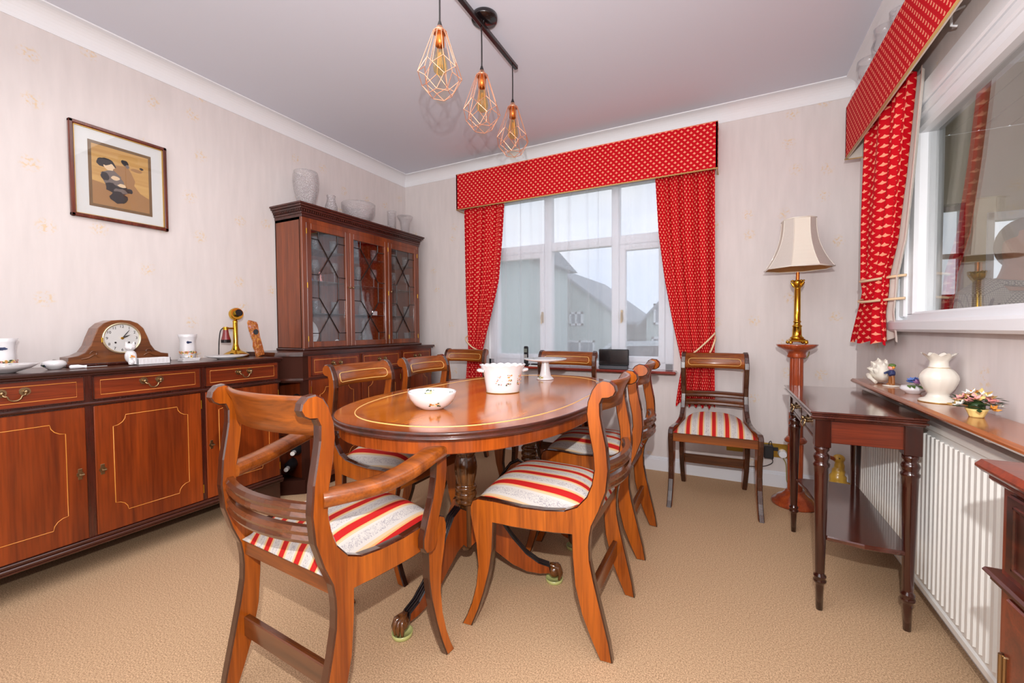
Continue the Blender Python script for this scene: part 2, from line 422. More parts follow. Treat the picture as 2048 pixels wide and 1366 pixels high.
def thing(name, label, cat, loc=(0, 0, 0), rotz=0, group=None):
    o = bpy.data.objects.new(name, None); COL.objects.link(o); o.location = loc; o.rotation_euler = (0, 0, rotz)
    o.empty_display_size = .1
    return tag(o, label, cat, group)
def tag(o, label, cat, group=None):
    o['label'] = label; o['category'] = cat
    if group: o['group'] = group
    return o
def struct(o, label=None):
    o['kind'] = 'structure'
    if label: o['label'] = label
    return o
def copy_tree(o, parent=None):
    c = o.copy(); COL.objects.link(c); c.parent = parent
    for ch in list(o.children): copy_tree(ch, c)
    return c
def arc(cx, cy, r, a0, a1, n):
    return [(cx+r*cos(rad(a0+(a1-a0)*i/n)), cy+r*sin(rad(a0+(a1-a0)*i/n))) for i in range(n+1)]
def lerp(a, b, t): return a+(b-a)*t
def interp(tab, z):
    """piecewise linear over a table sorted by descending z"""
    if z >= tab[0][0]: return tab[0][1]
    for (z0, a), (z1, b) in zip(tab, tab[1:]):
        if z >= z1:
            t = (z0-z)/(z0-z1); t = t; return a+(b-a)*t
    return tab[-1][1]

# ------------------------------------------------------------------ the room
XL, XR, YB, ZC = -2.812, .713, 3.237, 2.53
YF = -1.6
b = B().box(XL-.2, XR+.1, YF-.1, YB+.1, -.06, 0); struct(b.build('floor', m_carpet))
b = B().box(XL-.2, XR+.2, YF-.1, YB+.2, ZC, ZC+.1); struct(b.build('ceiling', m_ceil))
struct(B().box(XL-.12, XL, YF, YB, 0, ZC).build('wall_left', m_wall))
WX0, WX1, WZ0, WZ1 = -1.90, -.34, .74, 2.20
b = B().box(XL-.12, WX0, YB, YB+.14, 0, ZC).box(WX1, XR+.14, YB, YB+.14, 0, ZC).box(WX0, WX1, YB, YB+.14, 0, WZ0).box(WX0, WX1, YB, YB+.14, WZ1, ZC)
struct(b.build('wall_back', m_wall))
RY0, RY1, RZ0, RZ1 = .75, 2.60, 1.04, 2.01
b = B().box(XR, XR+.12, YF, RY0, 0, ZC).box(XR, XR+.12, RY1, YB, 0, ZC).box(XR, XR+.12, RY0, RY1, 0, RZ0).box(XR, XR+.12, RY0, RY1, RZ1, ZC)
struct(b.build('wall_right', m_wall))
struct(B().box(XL-.12, XR+.12, YF-.12, YF, 0, ZC).build('wall_front', m_wall))
# cove: quarter-round plaster with a small bead, mitred at the corners
CV = .078
def cove_prof():
    p = [(CV+.012, 0), (CV+.012, .006), (CV, .008)]
    for i in range(9):
        a = pi/2*i/8; p.append((CV-CV*sin(a)+.004, .010+CV-CV*cos(a)+.0))
    return p+[(.004, CV+.012), (0, CV+.012)]
def cove(name, p0, p1, inw, m0, m1):
    """p0,p1 corner points; inw = direction into the room; m0/m1 mitre signs"""
    d = (Vector(p1)-Vector(p0)).normalized(); inw = Vector(inw); pr = cove_prof(); P = []
    for q, sg in ((Vector(p0), m0), (Vector(p1), -m1)):
        for (a, h) in pr: P.append(q+inw*a+d*(a*sg)+Vector((0, 0, ZC-h)))
    n = len(pr); fs = [[i, i+1, n+i+1, n+i] for i in range(n-1)]
    bb = B().add(P, fs, 0, False); struct(bb.build(name, m_cove))
cove('trim_1', (XL, YF, 0), (XL, YB, 0), (1, 0, 0), 1, 1)
cove('trim_2', (XL, YB, 0), (XR, YB, 0), (0, -1, 0), 1, 1)
cove('trim_3', (XR, YB, 0), (XR, YF, 0), (-1, 0, 0), 1, 1)
# skirting
def skirt(name, x0, x1, y0, y1, nx, ny):
    """nx,ny: outward (into room) unit"""
    bb = B()
    def bx(t, z0, z1):
        if nx: bb.box(min(x0, x0+nx*t), max(x0, x0+nx*t), y0, y1, z0, z1)
        else: bb.box(x0, x1, min(y0, y0+ny*t), max(y0, y0+ny*t), z0, z1)
    bx(.016, 0, .082); bx(.012, .082, .094); bx(.006, .094, .102)
    struct(bb.build(name, m_paint))
skirt('baseboard_back', XL, XR, YB, YB, 0, -1)
skirt('baseboard_left', XL, XL, YF, YB-.016, 1, 0)
skirt('baseboard_right', XR, XR, 0.0, YB-.016, -1, 0)

# ------------------------------------------------------------------ front window (back wall)
w1 = bpy.data.objects.new('window_1', None); COL.objects.link(w1); struct(w1, 'white framed six light window behind net curtains')
yf, yb = YB+.035, YB+.095
b = B()
b.box(WX0, WX0+.06, yf, yb, WZ0, WZ1, 0, .005).box(WX1-.06, WX1, yf, yb, WZ0, WZ1, 0, .005)
b.box(WX0, WX1, yf, yb, WZ1-.06, WZ1, 0, .005).box(WX0, WX1, yf, yb, WZ0, WZ0+.05, 0, .005)
b.build('window_frame', m_white, w1)
for x0, x1 in ((-1.352, -1.289), (-.793, -.732)): B().box(x0, x1, yf-.008, yb, WZ0, WZ1, 0, .006).build('mullion', m_white, w1)
xs = [WX0+.06, -1.352, -1.289, -.793, -.732, WX1-.06]
for i in range(3):
    x0, x1 = xs[2*i], xs[2*i+1]
    B().box(x0, x1, yf-.004, yb, 1.69, 1.76, 0, .005).build('transom', m_white, w1)
    g = B().box(x0, x1, yb-.03, yb-.024, 1.76, WZ1-.06).build('pane', m_pane, w1)
    B().box(x0, x1, yb-.03, yb-.024, WZ0+.05, 1.69).build('pane', m_pane, w1)
    if i != 1:
        sb = B().box(x0, x0+.045, yf-.006, yb-.01, .79, 1.69, 0, .004).box(x1-.045, x1, yf-.006, yb-.01, .79, 1.69, 0, .004)
        sb.box(x0+.044, x1-.044, yf-.005, yb-.011, 1.645, 1.689, 0, .004).box(x0+.044, x1-.044, yf-.005, yb-.011, .791, .835, 0, .004)
        sash = sb.build('sash', m_white, w1)
        hx = x1-.02 if i == 0 else x0+.02
        B().box(hx-.009, hx+.009, yf-.018, yf-.006, 1.10, 1.19, 0, .003).tube([(hx, yf-.02, 1.17), (hx, yf-.035, 1.16), (hx, yf-.035, 1.09)], .006).build('handle', m_socket, sash)
sl = B().box(-1.86, -.31, 3.125, YB+.02, .722, .742, 0, .006)
struct(sl.build('trim_4', wood('sill_mahogany', (120, 34, 24), (160, 54, 36), 'x', 3, .25, .6)), 'red mahogany window sill board')
# net curtain: a few lengths with irregular folds
def net():
    b = B(); rnd = random.Random(3); ph = [rnd.uniform(0, 6.28) for _ in range(8)]
    def fn(s, t):
        x = -1.86+s*1.52; g = .0
        for k, (f_, a_) in enumerate(((11, .012), (19, .010), (5, .010))):
            g += a_*sin(2*pi*f_*s+ph[k]+.5*sin(2*t+ph[k+2]))
        fall = .55+.45*t
        xx = x+.014*sin(2*pi*7*s+.9*t+ph[5])+.009*sin(2*pi*13*s-.8*t+ph[6])
        return (xx, 3.222+g*.45*(1-.4*t), 2.14-t*(2.14-.745))
    b.grid(fn, 300, 14)
    return b
tag(net().build('net_curtain', m_sheer), 'sheer white net curtain hanging across the front window', 'net curtain')

def curtain(name, tab_l, tab_r, ztop, zbot, mapfn, folds, amp, clothw, nv=60, seed=0, nu=160):
    """tab: (z, position along the wall) for the two edges"""
    rnd = random.Random(seed); p1, p2, p3 = [rnd.uniform(0, 6.28) for _ in range(3)]
    def fn(s, t):
        z = ztop-(ztop-zbot)*t
        a = interp(tab_l, z); c = interp(tab_r, z); w_ = abs(c-a)
        d = amp*(sin(2*pi*folds*s+p1)+.45*sin(2*pi*folds*1.7*s+p2+2*t)+.25*sin(2*pi*folds*3.1*s+p3))
        d *= .8+.5*min(1, w_/.3)
        zz = z+(.012*sin(2*pi*folds*s+p1) if t > .985 else 0)
        return mapfn(a+(c-a)*s, d, zz)
    def uvfn(s, t): return (s*clothw, (1-t)*(ztop-zbot))
    bb = B().grid(fn, nu, nv, 0, True, uvfn)
    return bb
k = 1.018
def sc(t): return [(1.05+(z-1.05)*k, x*k) for z, x in t]
# left front curtain
TL_in = sc([(2.10, -1.655), (1.79, -1.68), (1.46, -1.716), (1.21, -1.781), (1.0, -1.842), (.86, -1.880), (.74, -1.868), (.60, -1.846), (.5, -1.83)])
TL_out = sc([(2.10, -2.045), (1.3, -2.040), (.9, -2.02), (.62, -2.05), (.5, -2.06)])
TR_in = sc([(2.10, -.447), (1.70, -.422), (1.385, -.381), (1.105, -.331), (.898, -.288), (.794, -.268), (.655, -.290), (.521, -.307)])
TR_out = sc([(2.10, -.072), (1.0, -.064), (.8, -.066), (.52, -.060)])
mp_ = lambda a, d, z: (a, 3.168+d*.75, z)
def hang(name, tl, tr, label, seed):
    r = thing(name, label, 'curtain', (0, 0, 0), 0, 'red curtains at the front window')
    curtain(name, tl, tr, 2.12, .51, mp_, 6, .017, .72, seed=seed).build('drape', m_red, r); return r
cl = hang('curtain', TL_out, TL_in, 'red fleur patterned curtain on the cabinet side of the front window', 1)
cr_ = hang('curtain', TR_in, TR_out, 'red fleur patterned curtain between the front window and the corner chair', 5)
def cord(pts, r, parent=None, nm='tieback'): return B().tube(pts, r, 8).build(nm, m_cord, parent)
def smooth_path(pts, n=8):
    out = []; P = [Vector(p) for p in pts]
    for i in range(len(P)-1):
        a = P[max(0, i-1)]; b_ = P[i]; c_ = P[i+1]; d = P[min(len(P)-1, i+2)]
        for j in range(n):
            t = j/n; out.append(.5*((2*b_)+(-a+c_)*t+(2*a-5*b_+4*c_-d)*t*t+(-a+3*b_-3*c_+d)*t**3))
    out.append(P[-1]); return out
cord(smooth_path([(-.068, 3.22, 1.02), (-.075, 3.13, 1.0), (-.16, 3.12, .91), (-.27, 3.135, .81)]), .006, cr_)
cord(smooth_path([(-.068, 3.22, 1.00), (-.066, 3.13, .96), (-.11, 3.12, .86), (-.20, 3.12, .83), (-.27, 3.135, .80)]), .006, cr_)
cord(smooth_path([(-2.06, 3.22, 1.0), (-2.055, 3.13, .97), (-1.99, 3.12, .90), (-1.91, 3.135, .86)]), .006, cl)
# pelmet over front window
def pelmet(name, label, x0, x1, y0, y1, z0, z1, axis):
    """axis 'x': long side along x, front at y0; axis 'y': long side along y, front at x0"""
    r = thing(name, label, 'pelmet'); b = B()
    def face(p0, du, dv, w_, h_, off=0):
        P = [p0, p0+du*w_, p0+du*w_+dv*h_, p0+dv*h_]
        b.add(P, [(0, 1, 2, 3)], 0, False, [(off, 0), (off+w_, 0), (off+w_, h_), (off, h_)])
    V = Vector; up = V((0, 0, 1)); h = z1-z0; t = .012
    if axis == 'x':
        face(V((x0, y0, z0)), V((1, 0, 0)), up, x1-x0, h); face(V((x1, y0, z0)), V((0, 1, 0)), up, y1-y0, h, x1-x0); face(V((x0, y1, z0)), V((0, -1, 0)), up, y1-y0, h, .5)
        b.build('fabric_cover', m_red, r)
        lb = B().box(x0+.001, x1-.001, y0+.001, y0+t, z0, z1-.001).box(x0+.001, x0+t, y0, y1, z0, z1-.001).box(x1-t, x1-.001, y0, y1, z0, z1-.001).box(x0+.001, x1-.001, y0+.001, y1, z1-t, z1-.001)
        lb.build('board', m_lining, r)
        B().tube([(x0, y1, z0), (x0, y0, z0), (x1, y0, z0), (x1, y1, z0)], .005, 6).build('piping', m_piping, r)
        B().tube([(x0, y1, z1), (x0, y0, z1), (x1, y0, z1), (x1, y1, z1)], .003, 6).build('piping', m_red, r)
    else:
        face(V((x0, y1, z0)), V((0, -1, 0)), up, y1-y0, h); face(V((x1, y1, z0)), V((-1, 0, 0)), up, x1-x0, h, .3); face(V((x0, y0, z0)), V((1, 0, 0)), up, x1-x0, h, .1)
        b.build('fabric_cover', m_red, r)
        lb = B().box(x0+.001, x0+t, y0+.001, y1-.001, z0, z1-.001).box(x0, x1, y1-t, y1-.001, z0, z1-.001).box(x0, x1, y0+.001, y0+t, z0, z1-.001).box(x0+.001, x1, y0+.001, y1-.001, z1-t, z1-.001)
        lb.build('board', m_lining, r)
        B().tube([(x1, y1, z0), (x0, y1, z0), (x0, y0, z0), (x1, y0, z0)], .005, 6).build('piping', m_piping, r)
    return r
pelmet('pelmet', 'red box pelmet with gold piping above the front window', -2.118, -.056, 3.10, YB-.002, 2.098, 2.402, 'x')
pelmet('pelmet', 'red box pelmet high on the right wall above the internal window', .60, XR-.002, .55, 3.03, 2.005, 2.295, 'y')

# ------------------------------------------------------------------ internal window on the right wall
w2 = bpy.data.objects.new('window_2', None); COL.objects.link(w2); struct(w2, 'large white framed internal window in the right wall')
x0, x1 = XR-.022, XR+.10
b = B()
b.box(x0, x1, RY1-.10, RY1+.02, RZ0-.0, RZ1, 0, .006).box(x0, x1, RY0-.02, RY0+.10, RZ0, RZ1, 0, .006)
b.box(x0, x1, RY0-.02, RY1+.02, RZ1-.07, RZ1+.01, 0, .006)
b.build('window_frame', m_white, w2)
b = B()
b.box(x0+.02, x1-.01, RY1-.225, RY1-.1, RZ0+.05, RZ1-.07, 0, .012).box(x0+.02, x1-.01, RY0+.1, RY0+.2, RZ0+.05, RZ1-.07, 0, .012)
b.box(x0+.02, x1-.01, RY0+.1, RY1-.1, RZ1-.15, RZ1-.07, 0, .012).box(x0+.02, x1-.01, RY0+.1, RY1-.1, RZ0+.03, RZ0+.072, 0, .008)
b.box(x0+.008, x0+.03, RY1-.16, RY1-.1, RZ0+.05, RZ1-.07, 0, .006).box(x0+.008, x0+.03, RY0+.1, RY1-.1, RZ1-.105, RZ1-.07, 0, .006)
b.build('sash', m_white, w2)
B().box(XR+.035, XR+.041, RY0+.15, RY1-.2, RZ0+.06, RZ1-.14).build('pane', m_ipane, w2)
B().box(XR-.045, XR+.03, RY0-.05, RY1+.05, RZ0-.012, RZ0+.038, 0, .01).build('window_sill', m_white, w2)
B().tube([(XR-.002, 1.99, 2.13), (XR-.035, 1.99, 2.12), (XR-.035, 1.99, 2.075), (XR-.02, 1.99, 2.07)], .004).build('curtain_hook', m_white, w2)
# right curtain
TA = [(2.02, 2.75), (1.94, 2.76), (1.573, 2.795), (1.30, 2.79), (1.225, 2.75), (1.15, 2.82), (.975, 3.02)]
TB = [(2.03, 2.20), (1.68, 2.27), (1.425, 2.34), (1.27, 2.44), (1.18, 2.455), (1.116, 2.47), (.975, 2.42)]
r = thing('curtain', 'red fleur patterned curtain tied back beside the internal window', 'curtain')
def cmap(a, d, z):
    q = 1-abs((a-2.62)/.4)**2*.35
    return (.662-.022*q+d*.8, a, z)
curtain('c', [(z, y) for z, y in TA], [(z, y) for z, y in TB], 2.06, .975, cmap, 3.2, .017, .46, seed=9, nu=120).build('drape', m_red, r)
curtain('c', [(z, y-.02) for z, y in TA], [(z, y-.008) for z, y in TB], 2.06, .99, lambda a, d, z: (.678+d*.5, a, z), 3.2, .014, .60, seed=9, nu=60).build('lining', m_lining, r)
def loop(y0, y1, z0, z1):
    return [(lerp(.70, .70, i/16)-.112*sin(pi*i/16)**.7, lerp(y0, y1, i/16), lerp(z0, z1, i/16)-.018*sin(pi*i/16)) for i in range(17)]
cord(loop(2.80, 2.42, 1.300, 1.275), .006, r); cord(loop(2.83, 2.43, 1.205, 1.175), .006, r)

# ------------------------------------------------------------------ dining chairs
SIDE = [(.0, .40), (.0, .43), (.009, .452), (.030, .462), (.095, .461), (.185, .454), (.27, .456), (.336, .464), (.376, .482), (.407, .518), (.423, .559), (.431, .607),
        (.427, .66), (.415, .721), (.407, .783), (.411, .82), (.424, .857), (.439, .880), (.458, .890), (.480, .887), (.495, .873), (.499, .857), (.491, .842), (.476, .834),
        (.458, .832), (.450, .815), (.451, .78), (.457, .745), (.470, .68), (.476, .61), (.469, .542), (.447, .477), (.424, .426), (.418, .392),
        (.359, .392), (.335, .387), (.303, .384), (.227, .381), (.158, .380), (.110, .382), (.088, .386), (.003, .386)]
SEAM_SIDE = (33, 40)
FLEG = [(.003, .386), (.088, .386), (.086, .34), (.084, .285), (.073, .214), (.051, .131), (.030, .067), (.002, 0), (-.036, 0), (-.018, .035), (.002, .085), (.020, .152), (.028, .223), (.022, .3), (.010, .35)]
RLEG = [(.359, .392), (.361, .32), (.369, .226), (.391, .135), (.420, .063), (.449, 0), (.488, 0), (.478, .060), (.462, .125), (.447, .185), (.430, .255), (.418, .315), (.416, .36), (.418, .392)]
def pmap(hf, hb, side, off):
    """side panel map: (u,z) -> local chair point"""
    def f(u, z, c):
        h = lerp(hf, hb, u/.47)
        return (side*(h+off*(1 if off > 0 else 1)-(c if off > 0 else -c)), u-.24, z)
    return f
def chair(name, label, arms=False, group=None, dark=False, cat='chair'):
    t = thing(name, label, cat, (0, 0, 0), 0, group)
    hf, hb = (.236, .203) if arms else (.2315, .181)
    th = .014
    for s_ in (-1, 1):
        f0 = lambda u, z, c, s_=s_: (s_*(lerp(hf, hb, u/.47)-th*1+c), u-.24, z)
        f1 = lambda u, z, c, s_=s_: (s_*(lerp(hf, hb, u/.47)+th*1-c), u-.24, z)
        a, b_ = (f1, f0) if s_ > 0 else (f0, f1)
        a, b_ = (f0, f1)
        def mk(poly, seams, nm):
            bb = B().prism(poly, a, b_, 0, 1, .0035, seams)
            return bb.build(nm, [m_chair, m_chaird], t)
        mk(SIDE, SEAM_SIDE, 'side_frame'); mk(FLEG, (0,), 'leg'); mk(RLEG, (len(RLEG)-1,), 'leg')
    def bow(x, h, k): return k*(1-(x/h)**2)
    # scrolled top rail
    h = lerp(hf, hb, .43/.47)-th+.003
    pr = [(.409, .785), (.411, .82), (.422, .850), (.436, .874), (.446, .883), (.456, .880), (.452, .868), (.440, .848), (.430, .820), (.426, .785)]
    N = 14; P = []; n = len(pr)
    for i in range(N+1):
        x = -h+2*h*i/N
        for (u, z) in pr: P.append((x, u-.24+bow(x, h, .042), z))
    fs = [[i*n+j, i*n+(j+1) % n, (i+1)*n+(j+1) % n, (i+1)*n+j] for i in range(N) for j in range(n)]
    back = thing_part = B().add(P, fs, 0, True).build('backrest', m_chairx if not dark else m_chairk, t)
    def surf(x, z): return (x, (lerp(.409, .411, (z-.785)/.035) if z < .82 else lerp(.411, .422, (z-.82)/.03))-.24+bow(x, h, .042)-.0010, z)
    hw = h*.80; pts = []
    for i in range(13): pts.append(surf(-hw+2*hw*i/12, .803))
    for (dx, z) in ((.012, .809), (.016, .825), (.012, .841)): pts.append(surf(hw+dx, z))
    for i in range(13): pts.append(surf(hw-2*hw*i/12, .847))
    for (dx, z) in ((.012, .841), (.016, .825), (.012, .809)): pts.append(surf(-hw-dx, z))
    B().tube(pts, .0020, 5, 0, True).build('inlay', m_inlayp, back)
    # paired reeded cross bars
    for zc in (.608, .553):
        N = 14; P = []; sec = [(.440, -.020), (.434, -.012), (.438, -.001), (.434, .010), (.440, .019), (.458, .020), (.464, .010), (.460, 0), (.464, -.010), (.458, -.020)]; n = len(sec)
        hh = lerp(hf, hb, .45/.47)-th+.003
        for i in range(N+1):
            x = -hh+2*hh*i/N
            for (u, dz) in sec: P.append((x, u-.24+(0 if zc > .58 else -.002)+bow(x, hh, .038), zc+dz))
        fs = [[i*n+j, i*n+(j+1) % n, (i+1)*n+(j+1) % n, (i+1)*n+j] for i in range(N) for j in range(n)]
        B().add(P, fs, 0, False).build('cross_bar', m_chairk, t)
    hfr = hf-th+.002; hbr = lerp(hf, hb, .4/.47)-th+.002
    B().box(-hfr, hfr, -.236, -.212, .384, .440, 0, .003).build('front_rail', m_chairx, t)
    B().box(-hbr, hbr, .150, .172, .388, .442, 0, .003).build('rear_rail', m_chairx, t)
    hs = lerp(hf, hb, .415/.47)-th+.002
    B().box(-hs, hs, .160, .180, .150, .208, 0, .003).build('stretcher', m_chairk, t)
    # domed cushion
    def cf(s, q):
        u = -.004+.425*q; hw_ = lerp(hf, hb, u/.47)-th-.002; x = (2*s-1)*hw_
        e = (1-abs(2*s-1)**3.0)*(1-abs(2*q-1)**4.0)
        sd = (1-abs(2*s-1)**8)*(1-abs(2*q-1)**10)
        return (x, u-.24, .437+.022*sd+.062*e)
    bb = B().grid(cf, 28, 24); 
    bb.grid(lambda s, q: (cf(s, q)[0], cf(s, q)[1], .436), 2, 2)
    bb.build('seat', m_seat, t)
    if arms:
        for s_ in (-1, 1):
            path = [(.205, .440, .640), (.225, .395, .640), (.258, .31, .642), (.279, .22, .655), (.283, .12, .676), (.276, .03, .684), (.268, -.03, .674)]
            pp = smooth_path([(s_*x, u-.24, z) for x, u, z in path], 6)
            N_ = len(pp); secn = 14; P = []
            for i, p in enumerate(pp):
                a_ = pp[max(0, i-1)]; c_ = pp[min(N_-1, i+1)]; d = (c_-a_).normalized(); side = d.cross(Vector((0, 0, 1))).normalized(); upv = side.cross(d)
                tt = i/(N_-1); w_ = .028 + .006*sin(pi*tt); h_ = .019
                if i == N_-1: w_ *= .8; h_ *= .8
                for k_ in range(secn):
                    g = 2*pi*k_/secn; cx, cz = cos(g), sin(g)
                    cx = math.copysign(abs(cx)**.6, cx); cz = math.copysign(abs(cz)**.6, cz)
                    P.append(p+side*cx*w_+upv*cz*h_)
            fs = [[i*secn+k_, (i+1)*secn+k_, (i+1)*secn+(k_+1) % secn, i*secn+(k_+1) % secn] for i in range(N_-1) for k_ in range(secn)]
            ba = B().add(P, fs, 0, True); ba.add(P[:secn], [list(range(secn))], 0); ba.add(P[-secn:], [list(range(secn))[::-1]], 0)
            ba.build('armrest', m_chairx, t)
            sup = [(.040, .668), (.036, .62), (.040, .56), (.058, .50), (.070, .45), (.072, .41), (.082, .388), (.100, .380), (.122, .386), (.134, .404), (.134, .43), (.118, .48), (.098, .54), (.088, .60), (.088, .668)]
            g0 = lambda u, z, c: (s_*(lerp(hf, hb, u/.47)+th+.001+c+max(0, (z-.46))*.06), u-.24, z)
            g1 = lambda u, z, c: (s_*(lerp(hf, hb, u/.47)+th+.026-c+max(0, (z-.46))*.06), u-.24, z)
            B().prism(sup, g0, g1, 0, 1, .003).build('arm_support', [m_chair, m_chaird], t)
    return t
def place(t, x, y, rz): t.location = (x, y, 0); t.rotation_euler.z = rad(rz)
G = 'striped dining chairs around the oval table'
armc = chair('carver_chair', 'mahogany armchair with striped seat at the near end of the table', True)
place(armc, -1.053, .875, 176.8); armc.scale = (1, .93, 1.012)
arm2 = copy_tree(armc); arm2['label'] = 'mahogany armchair under the window at the far end of the table'; place(arm2, -1.035, 2.715, 0); arm2.scale = (1, 1, 1)
base = chair('dining_chair', 'honey coloured dining chair nearest on the right side of the table', False, G)
place(base, -.556, 1.475, -90)
for x, y, rz, lab, g in ((-.563, 2.125, -90, 'dining chair right of the table behind the nearest right-hand chair', G),
                      (-1.435, 1.545, 90, 'dining chair left of the table in front of the cabinet middle doors', G),
                      (-1.435, 2.05, 90, 'dining chair left of the table by the far end of the cabinet', G),
                      (-.062, 2.860, 1.5, 'dark edged dining chair standing alone against the wall under the red curtain', None),
                      (-1.93, 2.735, 0, 'dark edged dining chair standing in front of the curtain beside the cabinet', None)):
    c = copy_tree(base); c['label'] = lab; place(c, x, y, rz)
    if g: c['group'] = g
    elif 'group' in c: del c['group']

# ------------------------------------------------------------------ dining table
TX, TY = -.957, 1.755
def oval(off=0, n=96, a=.49, bb_=.75, hs=.075, e=2.35):
    P = []
    for i in range(n):
        t = 2*pi*i/n; c_, s_ = cos(t), sin(t)
        x = (a+off)*math.copysign(abs(c_)**(2/e), c_); y = (bb_+off)*math.copysign(abs(s_)**(2/e), s_)
        P.append((x, y+math.copysign(hs, s_)))
    return P
tb = thing('dining_table', 'oval mahogany twin pedestal dining table with polished inlaid top', 'table', (TX, TY, 0))
def rings(b, lst, mi=0, smooth=False, cap_top=True, cap_bot=True):
    n = 96; P = []
    for off, z in lst: P += [(x, y, z) for x, y in oval(off)]
    fs = [[k_*n+i, k_*n+(i+1) % n, (k_+1)*n+(i+1) % n, (k_+1)*n+i] for k_ in range(len(lst)-1) for i in range(n)]
    b.add(P, fs, mi, smooth)
    if cap_bot: b.add(P[:n], [list(range(n))[::-1]], mi)
    if cap_top: b.add(P[-n:], [list(range(n))], mi)
    return b
top = rings(B(), [(-.10, .748), (-.10, .750)], cap_bot=False).build('tabletop', m_table, tb)
bb = B(); n = 96
P = [(x, y, .750) for x, y in oval(-.10)]+[(x, y, .750) for x, y in oval(-.008)]
bb.add(P, [[i, n+i, n+(i+1) % n, (i+1) % n][::-1] for i in range(n)]); bb.build('crossbanding', m_band, tb)
B().tube([(x, y, .7497) for x, y in oval(-.075)], .0022, 6, 0, True).build('inlay', m_inlayp, tb)
rim = rings(B(), [(-.03, .724), (-.006, .724), (-.001, .727), (0, .731), (-.004, .735), (-.006, .736), (-.003, .740), (-.001, .745), (-.003, .749), (-.008, .750)], 0, True, cap_top=False)
rim.build('moulded_rim', m_dark, tb)
rings(B(), [(-.05, .680), (-.024, .680), (-.022, .683), (-.022, .722), (-.05, .724)], 0, False, False, True).build('apron', m_apron, tb)
COLP = [(.030, .682), (.034, .676), (.028, .66), (.030, .60), (.034, .56), (.036, .552), (.042, .548), (.042, .540), (.036, .535), (.040, .525), (.046, .50), (.047, .48), (.044, .45), (.037, .42),
        (.034, .41), (.042, .405), (.045, .398), (.042, .390), (.037, .386), (.042, .378), (.045, .368), (.041, .356), (.038, .352), (.044, .346), (.044, .336), (.034, .330), (.030, .325), (.030, .16), (.024, .14), (.0, .135)][::-1]
def pedestal(y, a0):
    p = B().lathe(COLP, 28, (0, y, 0)).build('pedestal', m_turn, tb)
    for k_ in range(3):
        a = rad(a0+120*k_); d = Vector((cos(a), sin(a), 0)); sd = Vector((-sin(a), cos(a), 0)); c0 = Vector((0, y, 0))
        prof = [(.020, .31), (.060, .335), (.105, .315), (.145, .262), (.195, .19), (.25, .125), (.30, .088), (.345, .072), (.352, .040), (.305, .038), (.25, .048), (.19, .078), (.13, .125), (.08, .162), (.045, .172), (.020, .15)]
        f0 = lambda u, z, c: tuple(c0+d*u-sd*(.019-c)+Vector((0, 0, z))); f1 = lambda u, z, c: tuple(c0+d*u+sd*(.019-c)+Vector((0, 0, z)))
        lg = B().prism(prof, f0, f1, 0, 1, .004).build('leg', [m_apron, m_black], tb)
        for o_ in (-.010, 0, .010):     # reeding along the top of the leg
            B().tube([tuple(c0+d*u+sd*o_+Vector((0, 0, z+.0015))) for u, z in prof[1:8]], .0036, 6).build('reed', m_black, lg)
        pw = B(); pc = c0+d*.365+Vector((0, 0, .045))
        pw.ball(pc, .026, 14, 0, (1, 1, 1.05))
        for q in (-.8, -.27, .27, .8):
            dd = d*cos(q)+sd*sin(q)
            pw.tube([tuple(pc-d*.02+dd*.006+Vector((0, 0, .026))), tuple(pc+dd*.022+Vector((0, 0, .018))), tuple(pc+dd*.029+Vector((0, 0, -.004))), tuple(pc+dd*.026+Vector((0, 0, -.028)))], [.006, .008, .008, .005], 8)
        pw.build('paw_foot', m_turn, lg)
        B().lathe([(.030, 0), (.034, .002), (.036, .016), (.033, .016), (.031, .006), (.0, .006)], 20, tuple(c0+d*.365)).build('castor_cup', m_rub, lg)
pedestal(-.305, -94); pedestal(.325, 90)

# ------------------------------------------------------------------ china on the table
def spray(b, cx, cy, cz, nrm, up, w_, n_, seed, mats=(1, 2, 3, 4, 5), sz=.004):
    """little printed flower sprigs: flat petals lying on a surface point"""
    rnd = random.Random(seed); nrm = Vector(nrm).normalized(); up = Vector(up); tn = up.cross(nrm).normalized(); up = nrm.cross(tn)
    for i in range(n_):
        t = rnd.uniform(-1, 1); q = rnd.uniform(-.45, .45)
        p = Vector((cx, cy, cz))+tn*(t*w_)+up*(q*w_)+nrm*.0008
        r_ = sz*rnd.uniform(.6, 1.3); mi = rnd.choice(mats)
        P = [tuple(p+tn*cos(2*pi*k_/6)*r_+up*sin(2*pi*k_/6)*r_*.8) for k_ in range(6)]
        b.add(P, [list(range(6))], mi)
PRINT = [m_china, m_or, m_pk, m_gr, m_gr2, m_navy, m_ye]
ZT = .7505
def on_oval(b, r_, sx, sy, z, a, w_, n_, seed, cx=0, cy=0, slope=.2, **kw):
    x, y = r_*cos(a)*sx, r_*sin(a)*sy
    spray(b, cx+x, cy+y, z, (cos(a)/sx, sin(a)/sy, -slope), (0, 0, 1), w_, n_, seed, **kw)
b = B().lathe([(.0, .0), (.040, .0), (.045, .002), (.070, .018), (.086, .040), (.092, .058), (.093, .066), (.090, .067), (.087, .062), (.082, .042), (.066, .020), (.04, .008), (.0, .007)], 48, sx=1.0, sy=.92, cap=False)
for i, a in enumerate((-2.3, -.85, 1.0, 2.5, -1.6)): 
    if i < 4: on_oval(b, .0775, 1, .92, .026, a, .020, 16, 20+i, slope=.9, mats=(1, 3, 4, 6, 4))
spray(b, -.055, .055, .052, (.7, -.7, .35), (0, 0, 1), .018, 12, 5, mats=(6, 4, 4)); spray(b, .045, .058, .054, (-.6, -.7, .35), (0, 0, 1), .022, 14, 6, mats=(2, 3, 4, 1))
